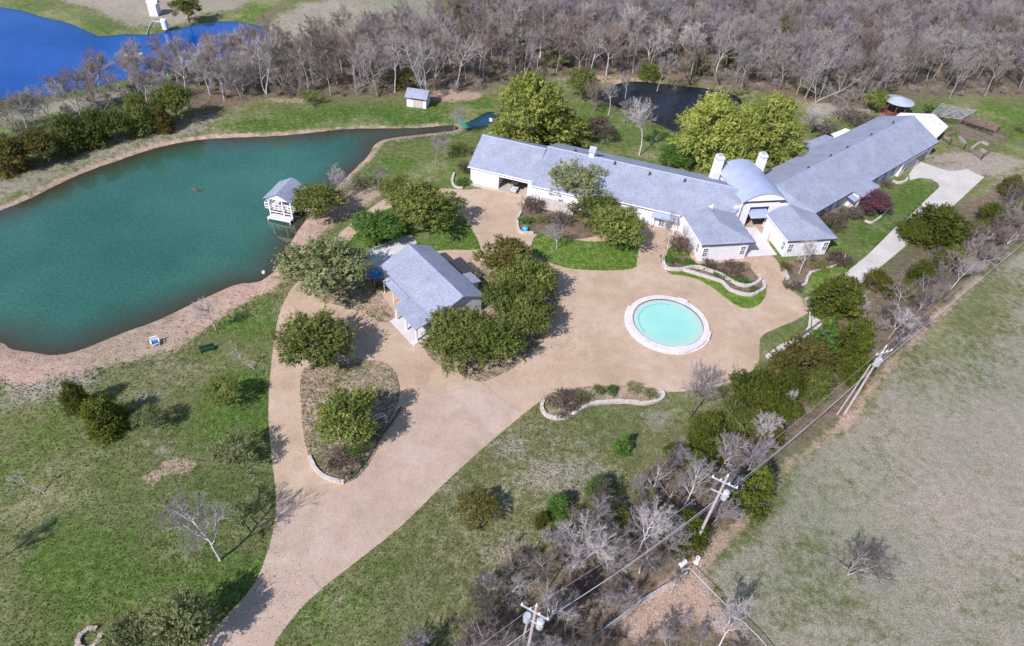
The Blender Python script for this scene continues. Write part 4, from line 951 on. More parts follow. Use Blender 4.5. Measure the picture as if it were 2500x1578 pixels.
# ------------------------------------------------------------------ small things by the water
c = KD(1072, 905); SF = frame((c.x, c.y), 35)
s = thing('beach_chair', 'small white and blue chair on the bare south shore of the pond', 'chair', (c.x, c.y, 0))
MB().box(SF, -.45, .45, -.4, .4, .35, .42).build('seat', 'white', s); MB().box(SF, -.45, .45, .35, .45, .42, 1.1).build('backrest', 'white', s)
MB().box(SF, -.4, .4, -.35, .3, .42, .5).build('cushion', 'blue', s)
for a in (-.4, .4):
    for b in (-.35, .35): MB().box(SF, a - .04, a + .04, b - .04, b + .04, 0, .35).build('leg', 'white', s)
    MB().box(SF, a * 1.2 - .06, a * 1.2 + .06, -.4, .4, .62, .67).build('armrest', 'white', s)
c = KD(1428, 948); SF = frame((c.x, c.y), 30); s = thing('park_bench', 'dark green bench on the lawn south of the pond', 'bench', (c.x, c.y, 0)); dg = mat_simple('dark_green_paint', (.015, .06, .03), (.01, .04, .02), 3, .5)
MB().box(SF, -.9, .9, -.25, .2, .4, .46).build('seat', dg, s); MB().box(SF, -.9, .9, .2, .26, .46, .9).build('backrest', dg, s)
for a in (-.8, .8): MB().box(SF, a - .04, a + .04, -.22, .24, 0, .4).build('leg', dg, s)
# green footbridge/weir and white post
a, b = KB(800, 825, 0), KB(880, 888, 0)
s = thing('footbridge', 'small green plank bridge across the neck of the pond', 'footbridge', a.lerp(b, .5)); d_ = (b - a).normalized(); n_ = Vector((-d_.y, d_.x, 0)) * .55
MB().prism([Vector((t.x, t.y, .25)) for t in (a - n_, b - n_, b + n_, a + n_)], .15).build('deck', 'greenpaint', s)
for sg in (-1, 1):
    m = MB(); m.tube(a + n_ * sg + Vector((0, 0, 1.0)), b + n_ * sg + Vector((0, 0, 1.0)), .05)
    for k in range(4): p = a.lerp(b, k / 3) + n_ * sg; m.tube(p + Vector((0, 0, .1)), p + Vector((0, 0, 1.0)), .04)
    m.build('handrail', 'greenpaint', s)
c = KB(1032, 905); s = thing('birdhouse', 'pale green birdhouse pole behind the left end of the garage', 'birdhouse', c)
MB().tube(c, c + Vector((0, 0, 2.3)), .07).build('pole', 'greenpaint', s); BB = frame((c.x, c.y), 10); MB().box(BB, -.28, .28, -.28, .28, 2.3, 2.8).build('box', 'white', s)
# ball buoy, snag in the pond
import bmesh
def ball(name, c, r, mat, label, cat, sz=1.0):
    me = bpy.data.meshes.new(name); bm = bmesh.new(); bmesh.ops.create_icosphere(bm, subdivisions=2, radius=r)
    for v in bm.verts: v.co.z *= sz
    bm.to_mesh(me); bm.free(); me.materials.append(MAT[mat]); me.polygons.foreach_set('use_smooth', [True] * len(me.polygons))
    o = bpy.data.objects.new(name, me); o.location = c; COL.objects.link(o); return tag(o, label, cat)
ball('buoy', KD(1812, 408, -.42), .28, 'white', 'small white ball float near the south-east shore of the pond', 'float')
ball('flower_pot', L4(868, 1275, .45), .55, 'ceramic', 'round pale blue glazed pot in the bed beside the garage apron', 'pot', .8)
c = KA(1345, 1308, ZW); m = MB()
for k in range(7):
    a = k * .9; m.tube((c.x + random.uniform(-.8, .8), c.y + random.uniform(-.3, .3), ZW - .2), (c.x + random.uniform(-1, 1), c.y + random.uniform(-.5, .5), ZW + .35), .09, .05, n=5)
m.tube((c.x - 1, c.y, ZW + .02), (c.x + 1, c.y + .2, ZW + .1), .16, .1)
tag(m.build('driftwood', 'bark_dark'), 'dark snag of driftwood poking out of the middle of the teal pond', 'driftwood')
# fallen trunk
a, b = KF(790, 872, .25), KF(900, 795, .35)
tag(MB().tube(a, b, .22, .15, n=8).tube(b, b + Vector((1.5, 1.2, .5)), .12, .04).tube(b, b + Vector((.3, 1.8, .9)), .09, .03).tube(a.lerp(b, .6), a.lerp(b, .6) + Vector((.4, 1.5, .6)), .07, .02).build('fallen_trunk', 'bark_dark'), 'dark fallen trunk on the rough grass east of the round court', 'log')
# white arch on the island bed edge
ar = MB(); c = KE(270, 1475, 0); AF = frame((c.x, c.y), 40)
pts = [AF(1.1 * cos(t), 0, 1.3 + .5 * sin(t)) for t in np.linspace(0, pi, 9)]; pts = [AF(1.1, 0, 0)] + pts + [AF(-1.1, 0, 0)]
for off in (Vector((0, 0, 0)), AF(0, .5, 0) - AF(0, 0, 0)):
    for p, q_ in zip(pts[:-1], pts[1:]): ar.tube(p + off, q_ + off, .05, n=5)
for p in pts: ar.tube(p, p + (AF(0, .5, 0) - AF(0, 0, 0)), .03, n=4)
tag(ar.build('garden_arch', 'metal'), 'pale curved metal arch at the shaded east edge of the island bed', 'arch')

# ------------------------------------------------------------------ utility poles, wires, wire fences
G_P = 'utility poles along the hedgerow'
pw = []
def upole(base, top, label, twin=False, ang=20):
    p = thing('utility_pole', label, 'utility pole', (base.x, base.y, 0), G_P); hh = top
    MB().tube((base.x, base.y, 0), (base.x, base.y, hh), .17, .12, n=10).build('shaft', 'polewood', p)
    Fp = frame((base.x, base.y), ang)
    if twin: MB().tube(Fp(-.9, .3, 0), Fp(-.5, .15, hh - 3), .11, .08, n=8).build('stay_pole', 'polewood', p)
    cr = MB(); cr.box(Fp, -1.25, 1.25, -.22, -.13, hh - .9, hh - .75); cr.box(Fp, -.9, .9, -.22, -.13, hh - 2.6, hh - 2.46); pieces(cr, 'crossarm', 'metal', p)
    ins = MB()
    for u in (-1.15, -.4, .4, 1.15): ins.tube(Fp(u, -.17, hh - .75), Fp(u, -.17, hh - .5), .08, .05, n=8)
    ins.tube(Fp(0, 0, hh), Fp(0, 0, hh + .3), .08, .05, n=8); pieces(ins, 'insulator', 'white', p)
    tr = MB(); tr.tube(Fp(.55, .1, hh - 3.4), Fp(.55, .1, hh - 2.3), .32, n=12).tube(Fp(.55, .1, hh - 2.3), Fp(.55, .1, hh - 2.15), .34, .2, n=12).build('transformer', 'metal', p)
    if twin: MB().tube(Fp(-.5, -.3, hh - 2.6), Fp(-.5, -.3, hh - 1.7), .3, n=12).build('transformer', 'metal', p)
    return [Fp(0, 0, hh + .28), Fp(1.15, -.17, hh - .5), Fp(0, 0, hh - 4.0)]
HP = 13.0
b1 = P(2061, 1012); b2 = P(1693, 1336); b3t = P(1310, 1479, HP); b3 = Vector((b3t.x, b3t.y, 0))
a1 = upole(b1, 12.3, 'farther twin-shaft utility pole at the field edge with transformers', True, 25)
a2 = upole(b2, HP, 'middle utility pole with two crossarms rising from red soil by the two white drums', False, -25)
a3 = upole(b3, HP, 'nearest utility pole at the bottom edge among bare branches', True, -25)
def wire(p, q_, sag, r, label, grp):
    m = MB(); pts = [p.lerp(q_, t) - Vector((0, 0, sag * 4 * t * (1 - t))) for t in np.linspace(0, 1, 15)]
    for a, b in zip(pts[:-1], pts[1:]): m.tube(a, b, r, n=4, cap=False)
    return tag(m.build('power_line', 'wire'), label, 'cable', grp)
dirv = (b1 - b2).normalized(); far = b1 + dirv * 75; a4 = [Vector((far.x, far.y, 11.8)), Vector((far.x + .6, far.y - .8, 11.2)), Vector((far.x, far.y, 8))]
dir3 = (b3 - b2).normalized(); nr_ = b3 + dir3 * 30; a0 = [Vector((nr_.x, nr_.y, 13)), Vector((nr_.x + .6, nr_.y - .8, 12.4)), Vector((nr_.x, nr_.y, 9))]
names = [('nearest', a0, a3), ('near', a3, a2), ('middle', a2, a1), ('far', a1, a4)]
for k, (nm, A_, B_) in enumerate(names):
    where = ['leaving the nearest pole at the bottom edge', 'between the nearest and the middle utility pole', 'between the middle and the twin-shaft pole', 'running from the twin-shaft pole along the brush to the right edge'][k]
    for j, (kind, rad) in enumerate((('thin top', .012), ('thin side', .012), ('thick pale lower', .03))):
        if k == 0 and j == 1: continue
        wire(A_[j], B_[j], .9, rad, f'{kind} cable {where}', 'power lines along the hedgerow')
def mesh_fence(pts, h, label):
    r = thing('wire_fence', label, 'fence', (pts[0].x, pts[0].y, 0)); rail = MB(); ps = MB(); wr = MB()
    for a, b in zip(pts[:-1], pts[1:]):
        L_ = (b - a).length; n = max(1, int(L_ / 3))
        for k in range(n + 1): p = a.lerp(b, k / n); ps.tube(p, p + Vector((0, 0, h)), .035, n=5)
        rail.tube(a + Vector((0, 0, h)), b + Vector((0, 0, h)), .04, n=5)
        for k in range(int(L_ / .5)):
            p = a.lerp(b, k * .5 / L_); q_ = a.lerp(b, min(1, (k * .5 + h * .8) / L_)); wr.tube(p, q_ + Vector((0, 0, h)), .01, n=3, cap=False); wr.tube(q_, p + Vector((0, 0, h)), .01, n=3, cap=False)
    rail.build('top_rail', 'metal', r); pieces(ps, 'post', 'metal', r); wr.build('mesh', 'metal', r)
mesh_fence([KH(2364, 1060), KH(2050, 1250), KH(1740, 1490), KH(1600, 1620)], 1.6, 'pale metal fence running from the two white drums down to the left')
mesh_fence([KI(40, 1035), KI(200, 1200), KI(360, 1360), KI(520, 1520), KI(600, 1620)], 1.6, 'pale metal fence running from the two white drums down along the field')
mesh_fence([KI(0, 1045), KI(40, 1035)], 1.6, 'short corner length of metal fence at the white drums')
for (x, y, rz, lb) in ((22, 945, 40, 'left white drum lying on red soil at the fence corner'), (120, 925, 60, 'right white drum lying on red soil at the fence corner')):
    c = KI(x, y, .4); f_ = frame((c.x, c.y), rz); s = thing('drum', lb, 'drum', (c.x, c.y, 0), 'white drums at the fence corner')
    MB().tube(f_(-.42, 0, .28), f_(.42, 0, .28), .26, n=14).build('body', 'white', s)
    MB().tube(f_(-.2, 0, .28), f_(-.16, 0, .28), .28, n=14).tube(f_(.16, 0, .28), f_(.2, 0, .28), .28, n=14).build('hoop', 'metal', s)
    MB().tube(f_(.42, 0, .28), f_(1.6, .1, .1), .12, .1, n=6).build('pipe', 'redwood', s)

# ------------------------------------------------------------------ trees
def segs_mesh(name, S, mat, sides=3):
    """S: array (n,8) p0,p1,r0,r1 -> open three-sided tapered twigs"""
    S = np.asarray(S, float); n = len(S); p0, p1 = S[:, :3], S[:, 3:6]; d = p1 - p0
    d /= np.linalg.norm(d, axis=1)[:, None] + 1e-9
    ref = np.where(np.abs(d[:, 2:3]) > .9, np.array([[1., 0, 0]]), np.array([[0, 0, 1.]]))
    a = np.cross(d, ref); a /= np.linalg.norm(a, axis=1)[:, None] + 1e-9; b = np.cross(d, a)
    V = np.zeros((n, 2 * sides, 3))
    for k in range(sides):
        t = 2 * pi * k / sides; o = a * cos(t) + b * sin(t)
        V[:, k] = p0 + o * S[:, 6:7]; V[:, sides + k] = p1 + o * S[:, 7:8]
    base = np.arange(n)[:, None, None] * 2 * sides
    fq = np.array([[k, (k + 1) % sides, sides + (k + 1) % sides, sides + k] for k in range(sides)])[None]
    return np_mesh(name, V.reshape(-1, 3), (base + fq).reshape(-1), 4, mat, smooth=sides > 3)

def gen_bare(seed, h=9.0, spread=.5, n1=9, n2=7, n3=6, n4=7, trunk=.32, tr=.14, lean=0.0, twig=.0095, multi=1):
    rg = np.random.default_rng(seed); thick, thin = [], []
    def unit(v): return v / (np.linalg.norm(v) + 1e-9)
    def chain(p, d, L_, r0, r1, n, wob, up, out):
        pts = [p]
        for k in range(n):
            d = unit(d + rg.normal(0, wob, 3) + np.array([0, 0, up])); q_ = pts[-1] + d * L_ / n
            ra = r0 + (r1 - r0) * k / n; rb = r0 + (r1 - r0) * (k + 1) / n
            out.append((*pts[-1], *q_, ra, rb)); pts.append(q_)
        return pts, d
    def along(pts, t):
        x = t * (len(pts) - 1); i = min(int(x), len(pts) - 2); return pts[i] + (pts[i + 1] - pts[i]) * (x - i), unit(pts[i + 1] - pts[i])
    def side(d, ang, az):
        a = unit(np.cross(d, [0.3, .2, 1.0])); b = np.cross(d, a)
        return unit(d * cos(ang) + (a * cos(az) + b * sin(az)) * sin(ang))
    for mt in range(multi):
        d0 = unit(np.array([lean + (rg.normal(0, .35) if multi > 1 else rg.normal(0, .05)), rg.normal(0, .3) if multi > 1 else rg.normal(0, .05), 1.0]))
        tp, td = chain(np.zeros(3), d0, h * trunk, tr, tr * .72, 4, .06, .05, thick)
        lead, ld = chain(tp[-1], td, h * (.92 - trunk), tr * .70, tr * .15, 6, .12, .08, thick)
        for i in range(n1):
            t = .02 + .72 * i / n1 + rg.uniform(0, .08); p, d = along(lead, t)
            L1 = h * spread * (1 - .55 * t) * rg.uniform(.75, 1.15)
            d1 = side(d, rg.uniform(.6, 1.05), i * 2.4 + rg.uniform(-.4, .4))
            a1_, _ = chain(p, d1, L1, tr * .45 * (1 - .4 * t), tr * .10, 5, .14, .10, thick)
            for j in range(n2):
                t2 = .2 + .8 * j / n2; p, d = along(a1_, min(t2, .98)); L2 = L1 * .5 * (1.1 - .5 * t2) * rg.uniform(.7, 1.2)
                a2_, _ = chain(p, side(d, rg.uniform(.45, .95), rg.uniform(0, 6.28)), L2, tr * .13, .018, 3, .16, .10, thick if tr > .1 and j < 2 else thin)
                for k in range(n3):
                    t3 = .25 + .75 * k / n3; p, d = along(a2_, min(t3, .98)); L3 = L2 * .55 * rg.uniform(.6, 1.2)
                    a3_, _ = chain(p, side(d, rg.uniform(.4, .9), rg.uniform(0, 6.28)), L3, .017, twig, 2, .15, .1, thin)
                    for l in range(n4):
                        p, d = along(a3_, .3 + .69 * l / n4)
                        chain(p, side(d, rg.uniform(.4, .9), rg.uniform(0, 6.28)), max(L3 * .6, .25) * rg.uniform(.6, 1.3), twig, twig * .4, 1, 0, .08, thin)
        for j in range(5):      # leader twigs
            p, d = along(lead, .75 + .24 * j / 5)
            a2_, _ = chain(p, side(d, rg.uniform(.3, .7), rg.uniform(0, 6.28)), h * .12, .04, .02, 3, .15, .1, thin)
            for l in range(8):
                p, d = along(a2_, .2 + .79 * l / 8); chain(p, side(d, .6, rg.uniform(0, 6.28)), h * .05, twig, twig * .4, 1, 0, .1, thin)
    return np.array(thick), np.array(thin)

BARE = []
specs = [dict(h=9.5, spread=.44), dict(h=9, spread=.52, trunk=.24), dict(h=10, spread=.36, trunk=.36), dict(h=8.5, spread=.48, multi=2, n1=6, n2=6, trunk=.15, tr=.11),
         dict(h=9, spread=.46, lean=.25, trunk=.3), dict(h=9.5, spread=.36, multi=3, n1=5, n2=6, n3=5, trunk=.2, tr=.09)]
for i, sp in enumerate(specs):
    a, b = gen_bare(100 + i, **sp); BARE.append((segs_mesh('trunk', a, 'bark_grey', 5), segs_mesh('crown', b, 'tw_mauve'), sp['h']))
SAP = []
for i, sp in enumerate([dict(h=4.5, spread=.45, n1=5, n2=3, n3=3, n4=2, tr=.07, trunk=.4), dict(h=4, spread=.5, n1=4, n2=3, n3=2, n4=2, tr=.07, trunk=.5, lean=-.5)]):
    a, b = gen_bare(300 + i, **sp); SAP.append((segs_mesh('trunk', a, 'bark_pale', 5), segs_mesh('crown', b, 'tw_pale'), sp['h']))
thk, thn = gen_bare(411, h=7, spread=.75, n1=9, n2=6, n3=5, n4=4, trunk=.10, tr=.16, multi=2); WIDE = (segs_mesh('trunk', thk, 'bark_grey', 5), segs_mesh('crown', thn, 'tw_dark'), 7.0)

def link_child(me, name, parent, mat=None):
    o = bpy.data.objects.new(name, me); COL.objects.link(o); o.parent = parent
    if mat:
        o.material_slots[0].link = 'OBJECT'; o.material_slots[0].material = MAT[mat]
    return o
NB = [0]
def bare(x, y, hm, label, var=0, bark='bark_grey', tw='tw_mauve', group=None, rot=None, pos=None, lib=None, wide=1.0, name='bare_tree', cat='tree', tilt=None):
    p = pos if pos is not None else D(x, y); t, c, h = (lib or BARE)[var % len(lib or BARE)]
    r = thing(name, label, cat, (p.x, p.y, 0), group, rot if rot is not None else random.uniform(0, 6.28)); s = hm / h
    r.scale = (s * wide, s * wide, s)
    if tilt: r.rotation_euler = (tilt[0], tilt[1], r.rotation_euler[2])
    link_child(t, 'trunk', r, bark); link_child(c, 'crown', r, tw); NB[0] += 1; return r

def gen_leafy(seed, shape='round', r=3.5, h=7.0, nclump=46, nleaf=7000, leaf=.20, base=.18, cl=.30, droop=0.0, flat=0.75):
    rg = np.random.default_rng(seed); C_ = []
    for i in range(nclump):
        if shape == 'cone':
            z = rg.uniform(0.04, .98) ** 1.15; a = rg.uniform(0, 2 * pi); rr = r * (1 - z) ** .8 * rg.uniform(.55, .95)
            C_.append((rr * cos(a), rr * sin(a), h * (base + (1 - base) * z), r * cl * (1.15 - .75 * z) * rg.uniform(.7, 1.2)))
        elif shape == 'dome':
            z = rg.uniform(0.0, 1.0) ** .8; a = rg.uniform(0, 2 * pi); lob = 1 + .16 * sin(a * 3 + seed) + .1 * sin(a * 5 + 1)
            rr = r * math.sqrt(max(0, 1 - z ** 2.2)) * rg.uniform(.72, 1.0) * lob if i % 5 else r * rg.uniform(0, .6)
            C_.append((rr * cos(a), rr * sin(a), h * (base + (.93 - base) * z), r * cl * rg.uniform(.7, 1.25)))
        elif shape == 'column':
            z = rg.uniform(0.02, .97); a = rg.uniform(0, 2 * pi); rr = r * (1 - z ** 3 * .75) * rg.uniform(.4, .85)
            C_.append((rr * cos(a), rr * sin(a), h * (base + (1 - base) * z), r * cl * rg.uniform(.8, 1.3) * (1.1 - .5 * z)))
        else:
            d = rg.normal(0, 1, 3); d /= np.linalg.norm(d); d[2] = d[2] if d[2] > -.45 else -d[2] * .5
            k = rg.uniform(.35, .88) if i % 4 else rg.uniform(.75, 1.0)
            zc = h * (base + 1) / 2; hz = h * (1 - base) / 2
            C_.append((d[0] * r * k, d[1] * r * k, zc + d[2] * hz * k * .85, r * cl * rg.uniform(.65, 1.25)))
    C_ = np.array(C_); w_ = C_[:, 3] ** 2; ci = rg.choice(len(C_), nleaf, p=w_ / w_.sum()); ctint = rg.normal(0, .13, len(C_))
    per = 14; ns = nleaf // per; nleaf = ns * per                    # leaves sit on short sprigs that reach outward
    cs = rg.choice(len(C_), ns, p=w_ / w_.sum()); d = rg.normal(0, 1, (ns, 3)); d /= np.linalg.norm(d, axis=1)[:, None]
    rad = C_[cs, 3] * rg.uniform(.35, .95, ns) ** .6
    bs = C_[cs, :3] + d * rad[:, None] * np.array([1, 1, flat])
    cen = np.array([0, 0, h * (base + .45 * (1 - base))]); ow = bs - cen; ow /= np.linalg.norm(ow, axis=1)[:, None] + 1e-9
    sd_ = d * .6 + ow * .8 + np.array([0, 0, .45 - droop * 1.1]) + rg.normal(0, .3, (ns, 3)); sd_ /= np.linalg.norm(sd_, axis=1)[:, None]
    ln = C_[cs, 3] * rg.uniform(.35, 1.05, ns) * np.where(rg.random(ns) < .1, 1.5, 1.0)
    tt = rg.random((ns, per)); pos = (bs[:, None] + sd_[:, None] * (tt * ln[:, None])[..., None] + rg.normal(0, .045 * r / 3.5 + .02, (ns, per, 3))).reshape(-1, 3)
    ci = np.repeat(cs, per); sp_t = np.repeat(rg.normal(0, .10, ns), per); d = np.repeat(d, per, 0)
    pos[:, 2] = np.maximum(pos[:, 2], .05)
    nrm = d + rg.normal(0, .55, (nleaf, 3)) + np.array([0, 0, .35]); nrm /= np.linalg.norm(nrm, axis=1)[:, None]
    t = np.cross(nrm, rg.normal(0, 1, (nleaf, 3))); t /= np.linalg.norm(t, axis=1)[:, None]; b = np.cross(nrm, t)
    s = leaf * rg.uniform(.55, 1.35, nleaf)[:, None]
    V = np.stack([pos - t * s, pos - b * s * .55, pos + t * s, pos + b * s * .55], 1).reshape(-1, 3)
    tint = np.clip(.50 + ctint[ci] + sp_t + rg.normal(0, .14, nleaf), 0, 1)
    me = np_mesh('crown', V, np.arange(nleaf * 4), 4, 'oak', tint)
    # limbs reaching from the trunk into the clumps
    S = [(0, 0, 0, 0.05 * r, .03 * r, h * .35, .05 * r, .035 * r), (.05 * r, .03 * r, h * .35, 0, 0, h * .7, .035 * r, .015 * r)]
    for q_ in C_[rg.choice(len(C_), min(12, len(C_)), replace=False)]:
        z0 = min(q_[2] * rg.uniform(.3, .6), h * .6); S.append((0.03 * r, 0.02 * r, z0, q_[0] * .9, q_[1] * .9, q_[2], .022 * r, .008 * r))
    return me, segs_mesh('trunk', S, 'bark_dark', 6), r, h
LEAFY = dict(
    oak=[gen_leafy(11, cl=.21, nclump=95, nleaf=30000, leaf=.105), gen_leafy(12, r=3.6, h=6.2, nclump=100, cl=.20, nleaf=30000, leaf=.105), gen_leafy(13, r=3.2, h=7.2, nclump=85, cl=.22, nleaf=26000, leaf=.105), gen_leafy(14, r=3.5, h=6.6, nclump=70, cl=.24, nleaf=26000, leaf=.105)],
    airy=[gen_leafy(21, nclump=90, cl=.17, nleaf=14000, leaf=.085), gen_leafy(22, h=6, nclump=90, cl=.16, nleaf=13000, leaf=.085)],
    willow=[gen_leafy(31, 'dome', r=4, h=9, nclump=120, cl=.20, nleaf=42000, leaf=.115, base=.02, droop=.1), gen_leafy(32, 'dome', r=4, h=8.5, nclump=110, cl=.21, nleaf=40000, leaf=.115, base=.02, droop=.1)],
    hang=[gen_leafy(35, r=4, h=9, nclump=70, cl=.2, nleaf=20000, leaf=.13, base=.1, droop=1.3)],
    cone=[gen_leafy(41, 'cone', r=2.2, h=6, nclump=80, cl=.28, nleaf=18000, leaf=.085, base=.03), gen_leafy(42, 'cone', r=2.0, h=6.4, nclump=80, cl=.28, nleaf=18000, leaf=.085, base=.03)],
    dense=[gen_leafy(51, 'column', r=2.6, h=5.5, nclump=90, cl=.28, nleaf=26000, leaf=.09, base=.03), gen_leafy(52, r=2.8, h=5.0, nclump=90, cl=.27, nleaf=26000, leaf=.09, base=.03), gen_leafy(53, 'column', r=2.7, h=5.2, nclump=70, cl=.32, nleaf=24000, leaf=.09, base=.03)],
    shrub=[gen_leafy(61, r=1.0, h=1.4, nclump=36, cl=.28, nleaf=3500, leaf=.055, base=.05), gen_leafy(62, r=1.0, h=1.2, nclump=34, cl=.3, nleaf=3500, leaf=.055, base=.03)],
    twiggy=[gen_leafy(71, r=1.5, h=1.8, nclump=50, cl=.22, nleaf=5200, leaf=.045, base=.05), gen_leafy(72, r=1.5, h=1.7, nclump=50, cl=.23, nleaf=5200, leaf=.045, base=.05)])
def leafy(kind, x, y, wD, hm, mat, label, name='oak_tree', cat='tree', var=None, group=None, zf=.5, pos=None, bark=None, depth=1.0):
    p = pos if pos is not None else D(x, y, hm * zf)
    lib = LEAFY[kind]; me, tk, r, h = lib[(var if var is not None else random.randrange(9)) % len(lib)]
    w = wD * mpp(p) / 2 / r * .97
    o = thing(name, label, cat, (p.x, p.y, 0), group, random.uniform(0, 6.28)); o.scale = (w, w * depth, hm / h)
    link_child(me, 'foliage' if cat == 'shrub' else 'crown', o, mat)
    link_child(tk, 'stem' if cat == 'shrub' else 'trunk', o, bark or 'bark_dark'); return o

